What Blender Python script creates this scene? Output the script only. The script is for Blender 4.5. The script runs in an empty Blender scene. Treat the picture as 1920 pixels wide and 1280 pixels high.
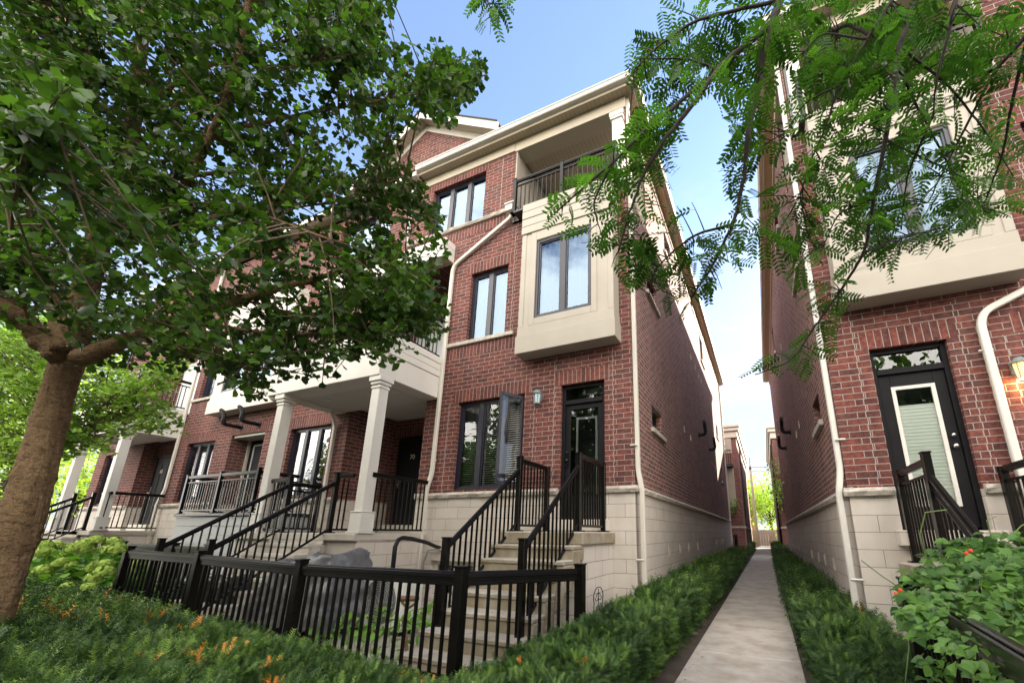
import bpy, bmesh, math, random
import numpy as np
from mathutils import Vector, Matrix
random.seed(7); RNG = np.random.default_rng(11)
SC = bpy.context.scene; COL = SC.collection

# ------------------------------------------------------------------ camera
FOC = 765.0; PPX, PPY = 1092.0, 792.0
ROT = np.array([[0.91688526, -0.09768016, -0.38701422], [0.3990937, 0.24075787, 0.88473717], [0.00675545, -0.96565741, 0.25973088]])
CAM = np.array([0.0, 0.0, 1.35])
def ray(px, py): return ROT @ np.array([px - PPX, py - PPY, FOC])
def at(px, py, y=None, x=None, z=None, d=None):
    r = ray(px, py)
    if y is not None: k = y / r[1]
    elif x is not None: k = x / r[0]
    elif z is not None: k = (z - CAM[2]) / r[2]
    else: k = d / FOC
    return Vector(CAM + r * k)
def projn(P):
    c = (np.asarray(P, float) - CAM) @ ROT
    return np.stack([PPX + FOC * c[..., 0] / c[..., 2], PPY + FOC * c[..., 1] / c[..., 2]], -1), c[..., 2]
cd = bpy.data.cameras.new('camera'); cam = bpy.data.objects.new('camera', cd); COL.objects.link(cam)
cd.sensor_width = 36; cd.lens = FOC / 1920 * 36
cd.shift_x = (960 - PPX) / 1920; cd.shift_y = (PPY - 640) / 1920
cd.clip_start = 0.05; cd.clip_end = 3000
m3 = Matrix([[ROT[i][0], -ROT[i][1], -ROT[i][2]] for i in range(3)])
cam.matrix_world = Matrix.Translation(Vector(CAM)) @ m3.to_4x4()
SC.camera = cam

# ------------------------------------------------------------------ materials
MATS = {}
def newmat(name):
    m = bpy.data.materials.new(name); m.use_nodes = True
    nt = m.node_tree; b = nt.nodes['Principled BSDF']; MATS[name] = m
    return m, nt, b
def N(nt, t, **kw):
    n = nt.nodes.new(t)
    for k, v in kw.items(): setattr(n, k, v)
    return n
def ramp(nt, fac, stops):
    r = N(nt, 'ShaderNodeValToRGB'); e = r.color_ramp.elements
    while len(e) < len(stops): e.new(0.5)
    for i, (p, c) in enumerate(stops): e[i].position = p; e[i].color = (*c, 1) if len(c) == 3 else c
    nt.links.new(fac, r.inputs[0]); return r.outputs[0]
def mixc(nt, fac, a, b, mode='MIX'):
    n = N(nt, 'ShaderNodeMix', data_type='RGBA', blend_type=mode)
    for s, v in ((0, fac), (6, a), (7, b)):
        if hasattr(v, 'is_linked') or hasattr(v, 'links'): nt.links.new(v, n.inputs[s])
        else: n.inputs[s].default_value = v if s == 0 else ((*v, 1) if len(v) == 3 else v)
    return n.outputs[2]
def noise(nt, vec, scale, detail=4, rough=.55):
    n = N(nt, 'ShaderNodeTexNoise'); n.inputs['Scale'].default_value = scale; n.inputs['Detail'].default_value = detail
    n.inputs['Roughness'].default_value = rough
    if vec is not None: nt.links.new(vec, n.inputs['Vector'])
    return n.outputs['Fac']
def bump(nt, b, h, strength=.3, dist=.01):
    n = N(nt, 'ShaderNodeBump'); n.inputs['Strength'].default_value = strength; n.inputs['Distance'].default_value = dist
    nt.links.new(h, n.inputs['Height']); nt.links.new(n.outputs[0], b.inputs['Normal']); return n
def plain(name, col, rough=.6, var=.12, sc=6, bmp=.0, bsc=60, metal=0, spec=.5):
    m, nt, b = newmat(name)
    tc = N(nt, 'ShaderNodeTexCoord').outputs['Object']
    f = noise(nt, tc, sc, 6)
    lo = tuple(c * (1 - var) for c in col); hi = tuple(min(1, c * (1 + var)) for c in col)
    nt.links.new(ramp(nt, f, [(.3, lo), (.7, hi)]), b.inputs['Base Color'])
    b.inputs['Roughness'].default_value = rough; b.inputs['Metallic'].default_value = metal
    b.inputs['Specular IOR Level'].default_value = spec
    if bmp: bump(nt, b, noise(nt, tc, bsc, 4), bmp, .01)
    return m
def wall_vec(nt):
    tc = N(nt, 'ShaderNodeTexCoord').outputs['Object']; g = N(nt, 'ShaderNodeNewGeometry')
    s = N(nt, 'ShaderNodeSeparateXYZ'); nt.links.new(tc, s.inputs[0])
    sn = N(nt, 'ShaderNodeSeparateXYZ'); nt.links.new(g.outputs['True Normal'], sn.inputs[0])
    ab = N(nt, 'ShaderNodeMath', operation='ABSOLUTE'); nt.links.new(sn.outputs[0], ab.inputs[0])
    gt = N(nt, 'ShaderNodeMath', operation='GREATER_THAN'); nt.links.new(ab.outputs[0], gt.inputs[0]); gt.inputs[1].default_value = .6
    mx = N(nt, 'ShaderNodeMix', data_type='FLOAT'); nt.links.new(gt.outputs[0], mx.inputs[0])
    nt.links.new(s.outputs[0], mx.inputs[2]); nt.links.new(s.outputs[1], mx.inputs[3])
    return tc, mx.outputs[0], s.outputs[2]
def brickmat(name, soldier=False, c1=(.205, .064, .048), c2=(.085, .037, .033), mort=(.37, .325, .295), rough_=.75):
    m, nt, b = newmat(name)
    tc, u, z = wall_vec(nt)
    cb = N(nt, 'ShaderNodeCombineXYZ')
    # small wobble so that joints are hand-laid
    wob = N(nt, 'ShaderNodeMath', operation='MULTIPLY_ADD'); nt.links.new(noise(nt, tc, 3.5, 2), wob.inputs[0]); wob.inputs[1].default_value = .012
    nt.links.new(z, wob.inputs[2])
    if soldier:
        nt.links.new(wob.outputs[0], cb.inputs[0]); nt.links.new(u, cb.inputs[1])
    else:
        nt.links.new(u, cb.inputs[0]); nt.links.new(wob.outputs[0], cb.inputs[1])
    t = N(nt, 'ShaderNodeTexBrick'); nt.links.new(cb.outputs[0], t.inputs['Vector'])
    t.inputs['Scale'].default_value = 1; t.inputs['Mortar Size'].default_value = .0055; t.inputs['Mortar Smooth'].default_value = .25
    t.inputs['Bias'].default_value = -.25
    t.inputs['Brick Width'].default_value = 7 if soldier else .262; t.inputs['Row Height'].default_value = .09
    t.offset = 0 if soldier else .5
    t.inputs['Color1'].default_value = (*c1, 1); t.inputs['Color2'].default_value = (*c2, 1); t.inputs['Mortar'].default_value = (*mort, 1)
    # burnt blotches and pale bloom
    f1 = noise(nt, tc, 14, 5, .7); f2 = noise(nt, tc, 1.3, 4); f3 = noise(nt, tc, 55, 3)
    c = mixc(nt, ramp(nt, f1, [(.38, (1, 1, 1)), (.62, (0, 0, 0))]), t.outputs['Color'], mixc(nt, 1, t.outputs['Color'], (.42, .42, .50), 'MULTIPLY'))
    c = mixc(nt, ramp(nt, f2, [(.5, (0, 0, 0)), (.8, (.16, .16, .16))]), c, (.30, .22, .20))
    sm = N(nt, 'ShaderNodeMapping'); sm.inputs['Scale'].default_value = (2.2, 2.2, .35); nt.links.new(tc, sm.inputs[0])
    c = mixc(nt, ramp(nt, noise(nt, sm.outputs[0], 1.6, 5), [(.48, (0, 0, 0)), (.75, (.55, .55, .55))]), c, mixc(nt, 1, c, (.55, .52, .52), 'MULTIPLY'))
    c = mixc(nt, ramp(nt, noise(nt, tc, 5.5, 3), [(.52, (0, 0, 0)), (.72, (.45, .45, .45))]), c, mixc(nt, 1, c, (1.35, 1.15, 1.05), 'MULTIPLY'))
    c = mixc(nt, t.outputs['Fac'], c, mixc(nt, f1, mort, tuple(x * .55 for x in mort)))
    nt.links.new(c, b.inputs['Base Color']); b.inputs['Roughness'].default_value = .85; b.inputs['Specular IOR Level'].default_value = .25
    h = N(nt, 'ShaderNodeMath', operation='MULTIPLY_ADD'); nt.links.new(t.outputs['Fac'], h.inputs[0]); h.inputs[1].default_value = -1.0
    nt.links.new(f3, h.inputs[2]); bump(nt, b, h.outputs[0], min(1, rough_), .012 if rough_ < 1 else .022)
    return m
def stonemat(name, w=.56, hgt=.212, zoff=0.0, col=(.545, .495, .445)):
    m, nt, b = newmat(name)
    tc, u, z = wall_vec(nt); cb = N(nt, 'ShaderNodeCombineXYZ')
    ad = N(nt, 'ShaderNodeMath', operation='ADD'); nt.links.new(z, ad.inputs[0]); ad.inputs[1].default_value = zoff
    nt.links.new(u, cb.inputs[0]); nt.links.new(ad.outputs[0], cb.inputs[1])
    t = N(nt, 'ShaderNodeTexBrick'); nt.links.new(cb.outputs[0], t.inputs['Vector']); t.inputs['Scale'].default_value = 1
    t.inputs['Mortar Size'].default_value = .004; t.inputs['Mortar Smooth'].default_value = .3; t.inputs['Brick Width'].default_value = w; t.inputs['Row Height'].default_value = hgt
    t.inputs['Color1'].default_value = (*col, 1); t.inputs['Color2'].default_value = (*[c * .90 for c in col], 1)
    f = noise(nt, tc, 2.2, 5); f2 = noise(nt, tc, 45, 4)
    c = mixc(nt, ramp(nt, f, [(.45, (0, 0, 0)), (.75, (.5, .5, .5))]), t.outputs['Color'], (.40, .33, .27))
    st = N(nt, 'ShaderNodeMapping'); st.inputs['Scale'].default_value = (6, 6, .5); nt.links.new(tc, st.inputs[0])
    c = mixc(nt, ramp(nt, noise(nt, st.outputs[0], 1.5, 4), [(.55, (0, 0, 0)), (.8, (.35, .35, .35))]), c, (.33, .29, .26))
    c = mixc(nt, t.outputs['Fac'], c, (.20, .17, .15))
    nt.links.new(c, b.inputs['Base Color']); b.inputs['Roughness'].default_value = .85; b.inputs['Specular IOR Level'].default_value = .25
    h = N(nt, 'ShaderNodeMath', operation='MULTIPLY_ADD'); nt.links.new(t.outputs['Fac'], h.inputs[0]); h.inputs[1].default_value = -2.0; nt.links.new(f2, h.inputs[2])
    bump(nt, b, h.outputs[0], .5, .006); return m
def concrete(name, col, dirt=(.10, .085, .05), amt=.6, riser=None):
    m, nt, b = newmat(name); tc = N(nt, 'ShaderNodeTexCoord').outputs['Object']
    f = noise(nt, tc, 2.6, 8, .65); f2 = noise(nt, tc, 70, 4, .7); f3 = noise(nt, tc, .8, 4)
    c = mixc(nt, f2, tuple(x * .8 for x in col), tuple(min(1, x * 1.15) for x in col))
    c = mixc(nt, ramp(nt, f, [(.42, (0, 0, 0)), (.72, (amt, amt, amt))]), c, dirt)
    c = mixc(nt, ramp(nt, f3, [(.45, (0, 0, 0)), (.7, (.2, .2, .2))]), c, tuple(x * .55 for x in col))
    if riser:                               # weathered, algae-stained upright faces
        g = N(nt, 'ShaderNodeNewGeometry'); sn = N(nt, 'ShaderNodeSeparateXYZ'); nt.links.new(g.outputs['True Normal'], sn.inputs[0])
        k = N(nt, 'ShaderNodeMath', operation='LESS_THAN'); nt.links.new(sn.outputs[2], k.inputs[0]); k.inputs[1].default_value = .6
        k2 = N(nt, 'ShaderNodeMath', operation='MULTIPLY'); nt.links.new(k.outputs[0], k2.inputs[0]); nt.links.new(ramp(nt, noise(nt, tc, 5, 6, .7), [(.3, (.25, .25, .25)), (.65, (.95, .95, .95))]), k2.inputs[1])
        c = mixc(nt, k2.outputs[0], c, riser)
    nt.links.new(c, b.inputs['Base Color']); b.inputs['Roughness'].default_value = .9; b.inputs['Specular IOR Level'].default_value = .2
    bump(nt, b, f2, .35, .006); return m
def planks(name, col, axis=0, w=.1, line=.45):
    m, nt, b = newmat(name); tc = N(nt, 'ShaderNodeTexCoord').outputs['Object']
    s = N(nt, 'ShaderNodeSeparateXYZ'); nt.links.new(tc, s.inputs[0])
    d = N(nt, 'ShaderNodeMath', operation='DIVIDE'); nt.links.new(s.outputs[axis], d.inputs[0]); d.inputs[1].default_value = w
    fr = N(nt, 'ShaderNodeMath', operation='FRACT'); nt.links.new(d.outputs[0], fr.inputs[0])
    g = ramp(nt, fr.outputs[0], [(0, (1, 1, 1)), (.05, (1, 1, 1)), (.10, (0, 0, 0))])
    f = noise(nt, tc, 3, 4)
    c = mixc(nt, f, tuple(x * .9 for x in col), tuple(min(1, x * 1.08) for x in col))
    c = mixc(nt, g, c, tuple(x * line for x in col))
    nt.links.new(c, b.inputs['Base Color']); b.inputs['Roughness'].default_value = .6
    bn = bump(nt, b, g, .5, .006); bn.invert = True; return m
def leafmat(name, a, bcol, rough=.45, trans=.35, spec=.4):
    m, nt, b = newmat(name)
    at_ = N(nt, 'ShaderNodeAttribute', attribute_name='tint')
    c = ramp(nt, at_.outputs['Fac'], [(0, a), (1, bcol)])
    nt.links.new(c, b.inputs['Base Color']); b.inputs['Roughness'].default_value = rough; b.inputs['Specular IOR Level'].default_value = spec
    tr = N(nt, 'ShaderNodeBsdfTranslucent'); nt.links.new(mixc(nt, 1, c, (1.3, 1.5, .6), 'MULTIPLY'), tr.inputs[0])
    mx = N(nt, 'ShaderNodeMixShader'); mx.inputs[0].default_value = trans
    nt.links.new(b.outputs[0], mx.inputs[1]); nt.links.new(tr.outputs[0], mx.inputs[2])
    nt.links.new(mx.outputs[0], nt.nodes['Material Output'].inputs[0]); return m
def tintmat(name, stops, rough=.6, spec=.3):
    m, nt, b = newmat(name); a = N(nt, 'ShaderNodeAttribute', attribute_name='tint')
    nt.links.new(ramp(nt, a.outputs['Fac'], stops), b.inputs['Base Color']); b.inputs['Roughness'].default_value = rough
    b.inputs['Specular IOR Level'].default_value = spec; return m
def glassmat(name, refl=.30, tint=(.86, .92, .95), gloss_col=(.95, .97, 1)):
    m, nt, b = newmat(name); nt.nodes.remove(b)
    g = N(nt, 'ShaderNodeBsdfGlossy'); g.inputs['Roughness'].default_value = .0; g.inputs[0].default_value = (*gloss_col, 1)
    tc = N(nt, 'ShaderNodeTexCoord').outputs['Object']
    bn = N(nt, 'ShaderNodeBump'); bn.inputs['Strength'].default_value = .06; bn.inputs['Distance'].default_value = .02
    nt.links.new(noise(nt, tc, 2.2, 2), bn.inputs['Height']); nt.links.new(bn.outputs[0], g.inputs['Normal'])
    t = N(nt, 'ShaderNodeBsdfTransparent'); t.inputs[0].default_value = (*tint, 1)
    fr = N(nt, 'ShaderNodeFresnel'); fr.inputs[0].default_value = 1.5
    ma = N(nt, 'ShaderNodeMath', operation='ADD', use_clamp=True); ma.inputs[1].default_value = refl; nt.links.new(fr.outputs[0], ma.inputs[0])
    mx = N(nt, 'ShaderNodeMixShader'); nt.links.new(ma.outputs[0], mx.inputs[0]); nt.links.new(t.outputs[0], mx.inputs[1]); nt.links.new(g.outputs[0], mx.inputs[2])
    nt.links.new(mx.outputs[0], nt.nodes['Material Output'].inputs[0]); return m

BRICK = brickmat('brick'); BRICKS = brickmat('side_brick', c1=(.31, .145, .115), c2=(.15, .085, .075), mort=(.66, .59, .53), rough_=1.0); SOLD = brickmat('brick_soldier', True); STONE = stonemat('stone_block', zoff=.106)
MORTAR = plain('mortar', (.30, .265, .24), .9, .2, 20, .3)
LEDGE = plain('rough_limestone', (.42, .38, .33), .9, .3, 12, 1.0, 35)
CONC = concrete('stair_concrete', (.42, .38, .33), (.13, .105, .05), .6, riser=(.21, .17, .105))
SLAB = concrete('slab_concrete', (.46, .42, .37), (.22, .18, .13), .5)
PATHM = concrete('path_concrete', (.47, .425, .37), (.26, .21, .15), .8)
GROUND = plain('soil', (.055, .04, .028), .95, .4, 5, .6, 30)
ASPH = plain('asphalt', (.05, .05, .05), .9, .2, 3, .3, 80)
CREAM = plain('cream_paint', (.505, .47, .41), .55, .05, 2)
WHITE = plain('white_paint', (.555, .53, .49), .5, .05, 2)
BEIGE = plain('beige_siding', (.325, .292, .245), .6, .06, 2)
TANS = plain('tan_trim', (.44, .385, .30), .55, .06, 2)
GREYS = plain('grey_siding', (.45, .46, .47), .6, .08, 2)
SOFX = planks('soffit_across', (.42, .355, .265), 0, .10)
SOFY = planks('soffit_along', (.55, .43, .28), 1, .10)
PORCHC = planks('porch_ceiling', (.50, .49, .47), 1, .10)
BLACK = plain('black_metal', (.005, .0045, .0042), .26, .25, 8, .03, 120, spec=.22)
NAVY = plain('dark_window_frame', (.011, .012, .024), .38, .2, 6)
DOORM = plain('black_door', (.008, .0076, .009), .65, .2, 5, spec=.15)
VENT = plain('vent_stone', (.40, .345, .29), .8, .15, 9)
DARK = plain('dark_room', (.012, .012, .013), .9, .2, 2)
CURT = plain('sky_tinted_curtain', (.19, .25, .36), .9, .06, 3)  # white cloth with sky reflection and room dimness put into its colour
BLIND = plain('slat_blind', (.62, .60, .56), .6, .05, 4)
GLASS = glassmat('window_glass', .10, gloss_col=(.62, .80, 1.0))  # blue of the reflected sky is put into the gloss colour
GLASSD = glassmat('lower_glass', .05)
GLASSR = glassmat('mirror_glass', .22)
GLASSW = glassmat('door_glass', -.015, (.95, .97, .96))
ROOFM = plain('shingles', (.06, .055, .05), .9, .3, 12, .5, 40)
CHROME = plain('brushed_metal', (.55, .53, .50), .3, .05, 10, metal=1)
PIPE = plain('black_plastic', (.008, .008, .009), .5, .2, 8, spec=.2)
TEAL = plain('lantern_green_metal', (.13, .18, .18), .45, .1, 8)

# ------------------------------------------------------------------ mesh builder
def wloc(o):
    v = Vector((0, 0, 0))
    while o: v += o.location; o = o.parent
    return v
class MB:
    XF = None                      # (sx, ox, dz): mirrored copy of the end unit
    def __init__(s): s.v = []; s.f = []
    def add(s, vs, fs):
        n = len(s.v); s.v += [tuple(p) for p in vs]; s.f += [tuple(i + n for i in q) for q in fs]; return s
    def box(s, x0, x1, y0, y1, z0, z1):
        x0, x1 = sorted((x0, x1)); y0, y1 = sorted((y0, y1)); z0, z1 = sorted((z0, z1))
        return s.add([(x0, y0, z0), (x1, y0, z0), (x1, y1, z0), (x0, y1, z0), (x0, y0, z1), (x1, y0, z1), (x1, y1, z1), (x0, y1, z1)],
                     [(0, 3, 2, 1), (4, 5, 6, 7), (0, 1, 5, 4), (1, 2, 6, 5), (2, 3, 7, 6), (3, 0, 4, 7)])
    def quad(s, *p): return s.add(p, [tuple(range(len(p)))])
    def prism(s, poly, d):         # polygon (list of 3D points) pushed along d
        n = len(poly); d = Vector(d); a = [Vector(p) for p in poly]
        nrm = Vector((0, 0, 0))
        for i in range(n): nrm += a[i].cross(a[(i + 1) % n])
        if nrm.dot(d) > 0: a = a[::-1]
        return s.add(a + [p + d for p in a], [tuple(range(n)), tuple(range(2 * n - 1, n - 1, -1))] + [(i, i + n, (i + 1) % n + n, (i + 1) % n) for i in range(n)])
    def beam(s, p0, p1, w, h, side=None):   # bar with upright ends, w across, h tall
        p0, p1 = Vector(p0), Vector(p1); d = p1 - p0
        a = Vector((-d.y, d.x, 0)) if side is None else Vector(side)
        a = a.normalized() * w / 2; u = Vector((0, 0, h / 2))
        if abs(d.z) > 20 * math.hypot(d.x, d.y): u = d.cross(a).normalized() * h / 2
        q = [p0 - a - u, p0 + a - u, p0 + a + u, p0 - a + u]; r = [p + d for p in q]
        if (q[1] - q[0]).cross(q[2] - q[0]).dot(d) > 0: q = [q[i] for i in (0, 3, 2, 1)]; r = [r[i] for i in (0, 3, 2, 1)]
        return s.add(q + r, [(0, 1, 2, 3), (7, 6, 5, 4)] + [(i, i + 4, (i + 1) % 4 + 4, (i + 1) % 4) for i in range(4)])
    def tube(s, path, r, seg=8, cap=True, prof=None):
        path = [Vector(p) for p in path]; n = len(path); rs = r if isinstance(r, (list, tuple)) else [r] * n
        rings = []; prev = None
        for i, p in enumerate(path):
            t = (path[min(i + 1, n - 1)] - path[max(i - 1, 0)]).normalized()
            if prev is None: a = t.cross(Vector((0, 0, 1)) if abs(t.z) < .9 else Vector((1, 0, 0))).normalized()
            else: a = (prev - t * prev.dot(t)).normalized()
            prev = a; b = t.cross(a)
            rings.append([p + (a * math.cos(2 * math.pi * k / seg) + b * math.sin(2 * math.pi * k / seg)) * rs[i] for k in range(seg)])
        vs = [v for ring in rings for v in ring]
        fs = [(i * seg + k, i * seg + (k + 1) % seg, (i + 1) * seg + (k + 1) % seg, (i + 1) * seg + k) for i in range(n - 1) for k in range(seg)]
        if cap: fs += [tuple(range(seg - 1, -1, -1)), tuple(range((n - 1) * seg, n * seg))]
        return s.add(vs, fs)
    def lathe(s, c, prof, seg=16):  # prof: (r, z)
        c = Vector(c); vs = []; n = len(prof)
        for r, z in prof:
            vs += [c + Vector((r * math.cos(2 * math.pi * k / seg), r * math.sin(2 * math.pi * k / seg), z)) for k in range(seg)]
        fs = [(i * seg + k, i * seg + (k + 1) % seg, (i + 1) * seg + (k + 1) % seg, (i + 1) * seg + k) for i in range(n - 1) for k in range(seg)]
        return s.add(vs, fs + [tuple(range(seg - 1, -1, -1)), tuple(range((n - 1) * seg, n * seg))])
    def build(s, name, mat, parent=None, bev=0, smooth=False):
        v = s.v; f = s.f
        if MB.XF:
            sx, ox, dz = MB.XF; v = [(sx * x + ox, y, z + dz) for x, y, z in v]
            if sx < 0: f = [q[::-1] for q in f]
        o0 = wloc(parent) if parent else Vector((0, 0, 0))
        me = bpy.data.meshes.new(name); me.from_pydata([(x - o0.x, y - o0.y, z - o0.z) for x, y, z in v], [], f)
        me.materials.append(MATS[mat] if isinstance(mat, str) else mat); me.update()
        if smooth: me.polygons.foreach_set('use_smooth', [True] * len(me.polygons))
        o = bpy.data.objects.new(name, me); COL.objects.link(o)
        if parent: o.parent = parent
        if bev:
            md = o.modifiers.new('bevel', 'BEVEL'); md.width = bev; md.segments = 1; md.limit_method = 'ANGLE'
        return o
def tag(o, label=None, cat=None, group=None, kind=None):
    for k, v in (('label', label), ('category', cat), ('group', group), ('kind', kind)):
        if v: o[k] = v
    return o
def thing(name, loc, label, cat, group=None):
    o = bpy.data.objects.new(name, None); COL.objects.link(o); o.location = loc; o.empty_display_size = .2
    return tag(o, label, cat, group)
def textpart(txt, size, loc, rotm, mat, name, parent):
    cu = bpy.data.curves.new(name, 'FONT'); cu.body = txt; cu.size = size; cu.extrude = .004; cu.align_x = 'CENTER'; cu.align_y = 'CENTER'
    tmp = bpy.data.objects.new('tmp', cu); COL.objects.link(tmp)
    me = bpy.data.meshes.new_from_object(tmp.evaluated_get(bpy.context.evaluated_depsgraph_get()))
    bpy.data.objects.remove(tmp); me.materials.clear(); me.materials.append(mat)
    me.transform(Matrix.Translation(Vector(loc) - wloc(parent)) @ rotm)
    o = bpy.data.objects.new(name, me); COL.objects.link(o); o.parent = parent; return o

F = 6.4                       # facade plane
XL, BACK = -1.87, 25.5        # alley-side wall of the near row, and its rear
def PF(u, w, z): return (u, F + w, z)                # facade: w goes inward
def PS(u, w, z): return (XL - w, u, z)               # side wall
def wall(mb, P, u0, u1, v0, v1, holes=(), depth=.11, flip=False):
    us = sorted({u0, u1, *[min(max(h[i], u0), u1) for h in holes for i in (0, 1)]})
    vs = sorted({v0, v1, *[min(max(h[i], v0), v1) for h in holes for i in (2, 3)]})
    q = (lambda *p: mb.quad(*p[::-1])) if flip else mb.quad
    for a, b in zip(us, us[1:]):
        for c, d in zip(vs, vs[1:]):
            mu, mv = (a + b) / 2, (c + d) / 2
            if any(h[0] < mu < h[1] and h[2] < mv < h[3] for h in holes): continue
            q(P(a, 0, c), P(b, 0, c), P(b, 0, d), P(a, 0, d))
    for h in holes:
        if len(h) > 4 and h[4] == 0: continue
        D = h[4] if len(h) > 4 else depth
        a, b, c, d = max(h[0], u0), min(h[1], u1), max(h[2], v0), min(h[3], v1)
        q(P(a, 0, c), P(a, 0, d), P(a, D, d), P(a, D, c)); q(P(b, 0, d), P(b, 0, c), P(b, D, c), P(b, D, d))
        if d < v1 - 1e-6 or h[3] <= v1: q(P(a, 0, d), P(b, 0, d), P(b, D, d), P(a, D, d))
        if h[2] >= v0 - 1e-6: q(P(b, 0, c), P(a, 0, c), P(a, D, c), P(b, D, c))
def pbox(mb, P, u0, u1, w0, w1, z0, z1):
    a, b = P(u0, w0, z0), P(u1, w1, z1); return mb.box(a[0], b[0], a[1], b[1], a[2], b[2])
def window(house, P, u0, u1, z0, z1, n=2, w=.09, back='curtain', fr=.055, glass=None, mat=None, skip=None, deep=.5):
    glass = glass or GLASS; mat = mat or NAVY
    m = MB()
    pbox(m, P, u0, u1, w, w + .07, z0, z0 + fr); pbox(m, P, u0, u1, w, w + .07, z1 - fr, z1)
    k = (u1 - u0) / n; cells = []
    for i in range(n + 1):
        c = u0 + k * i; a = c if i == 0 else c - fr; b = c if i == n else c + fr
        if i == 0: b = c + fr
        if i == n: a = c - fr
        pbox(m, P, a, b, w + .001, w + .069, z0 + fr, z1 - fr)
        if i < n: cells.append((c + fr, c + k - fr))
    for a, b in cells:                                   # inner sash step
        s = .028
        pbox(m, P, a, a + s, w + .02, w + .065, z0 + fr, z1 - fr); pbox(m, P, b - s, b, w + .02, w + .065, z0 + fr, z1 - fr)
        pbox(m, P, a + s, b - s, w + .02, w + .065, z0 + fr, z0 + fr + s); pbox(m, P, a + s, b - s, w + .02, w + .065, z1 - fr - s, z1 - fr)
    win = m.build('window', mat, house)
    for i, (a, b) in enumerate(cells):
        if skip == i: continue
        g = MB(); g.quad(P(a + .02, w + .045, z0 + fr), P(b - .02, w + .045, z0 + fr), P(b - .02, w + .045, z1 - fr), P(a + .02, w + .045, z1 - fr)); g.build('pane', glass, win)
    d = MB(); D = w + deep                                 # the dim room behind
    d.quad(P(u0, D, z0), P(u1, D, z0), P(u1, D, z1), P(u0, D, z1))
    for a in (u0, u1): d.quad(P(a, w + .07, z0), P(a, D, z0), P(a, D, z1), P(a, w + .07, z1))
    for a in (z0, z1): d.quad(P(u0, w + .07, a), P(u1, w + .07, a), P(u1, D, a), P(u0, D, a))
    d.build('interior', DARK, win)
    if back == 'curtain':
        c = MB(); M = int((u1 - u0) * 40)
        gap = (u1 - u0) * .0
        for i in range(M):
            a, b = u0 + (u1 - u0) * i / M, u0 + (u1 - u0) * (i + 1) / M
            wa = .17 + .022 * math.sin(i * 1.1) + .012 * math.sin(i * .37); wb = .17 + .022 * math.sin((i + 1) * 1.1) + .012 * math.sin((i + 1) * .37)
            c.quad(P(a, w + wa - .05, z0 + .02), P(b, w + wb - .05, z0 + .02), P(b, w + wb - .05, z1 - .02), P(a, w + wa - .05, z1 - .02))
        c.build('curtain', CURT, win, smooth=True)
    elif back == 'blind':
        c = MB(); z = z0 + .06
        while z < z1 - .04:
            c.quad(P(u0 + fr, w + .13, z), P(u1 - fr, w + .13, z), P(u1 - fr, w + .165, z + .02), P(u0 + fr, w + .165, z + .02)); z += .045
        c.build('blind', BLIND, win)
    return win
def soldier(house, P, u0, u1, z0, z1=None):
    m = MB(); z1 = z1 or z0 + .27
    pbox(m, P, u0, u1, -.004, .02, z0, z1); return m.build('soldier_course', SOLD, house)
def ledge_bar(house, P, u0, u1, z0, z1, w0=-.06, name='stone_ledge', mat=None):
    m = MB(); n = max(2, int(abs(u1 - u0) / .12)); r = random.Random(int(u0 * 100) + 5)
    us = [u0 + (u1 - u0) * i / n for i in range(n + 1)]
    off = [r.uniform(-.014, .012) for _ in us]; zo = [r.uniform(-.008, .008) for _ in us]; mid = [r.uniform(-.018, .0) for _ in us]
    for i in range(n):
        a, b = us[i], us[i + 1]
        p = [[P(u, .05, z0), P(u, w0 + .015 + off[j], z0 + zo[j] * .3), P(u, w0 + mid[j], (z0 + z1) / 2 + zo[j]), P(u, w0 + .012 + off[j], z1 - .012), P(u, .05, z1)] for u, j in ((a, i), (b, i + 1))]
        for k in range(4): m.quad(p[0][k], p[1][k], p[1][k + 1], p[0][k + 1])
    for j in (0, n):
        u = us[j]; m.quad(P(u, .05, z0), P(u, w0 + .015 + off[j], z0), P(u, w0 + mid[j], (z0 + z1) / 2), P(u, w0 + .012 + off[j], z1 - .012), P(u, .05, z1))
    return m.build(name, mat or LEDGE, house)
def sill(house, P, u0, u1, z, h=.085):
    m = MB(); pbox(m, P, u0, u1, -.06, .1, z - h, z); return m.build('window_sill', LEDGE, house, .008)
def sweep(m, path, w, d):
    path = [Vector(p) for p in path]; n = len(path); rings = []; Yv = Vector((0, 1, 0))
    for i, p in enumerate(path):
        t0 = (path[i] - path[i - 1]).normalized() if i else (path[1] - path[0]).normalized(); t1 = (path[i + 1] - path[i]).normalized() if i < n - 1 else t0
        t = (t0 + t1).normalized(); k = 1 / max(.5, t.dot(t0)); b = (Yv - t * Yv.dot(t)).normalized(); a = t.cross(b) * k
        rings.append([p + a * (w / 2) * sx + b * (d / 2) * sy for sx, sy in ((-1, -1), (1, -1), (1, 1), (-1, 1))])
    m.add([v for r_ in rings for v in r_], [(i * 4 + k, i * 4 + (k + 1) % 4, (i + 1) * 4 + (k + 1) % 4, (i + 1) * 4 + k) for i in range(n - 1) for k in range(4)] + [(3, 2, 1, 0), tuple(range((n - 1) * 4, n * 4))])
def soften(pts, r=.09):
    out = [Vector(pts[0])]
    for a, b, c in zip(pts, pts[1:], pts[2:]):
        a, b, c = Vector(a), Vector(b), Vector(c); u = b + (a - b).normalized() * min(r, (a - b).length * .45); v = b + (c - b).normalized() * min(r, (c - b).length * .45)
        for t in (0, .33, .67, 1): out.append(u * (1 - t) ** 2 + b * 2 * t * (1 - t) + v * t * t)
    return out + [Vector(pts[-1])]
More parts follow.
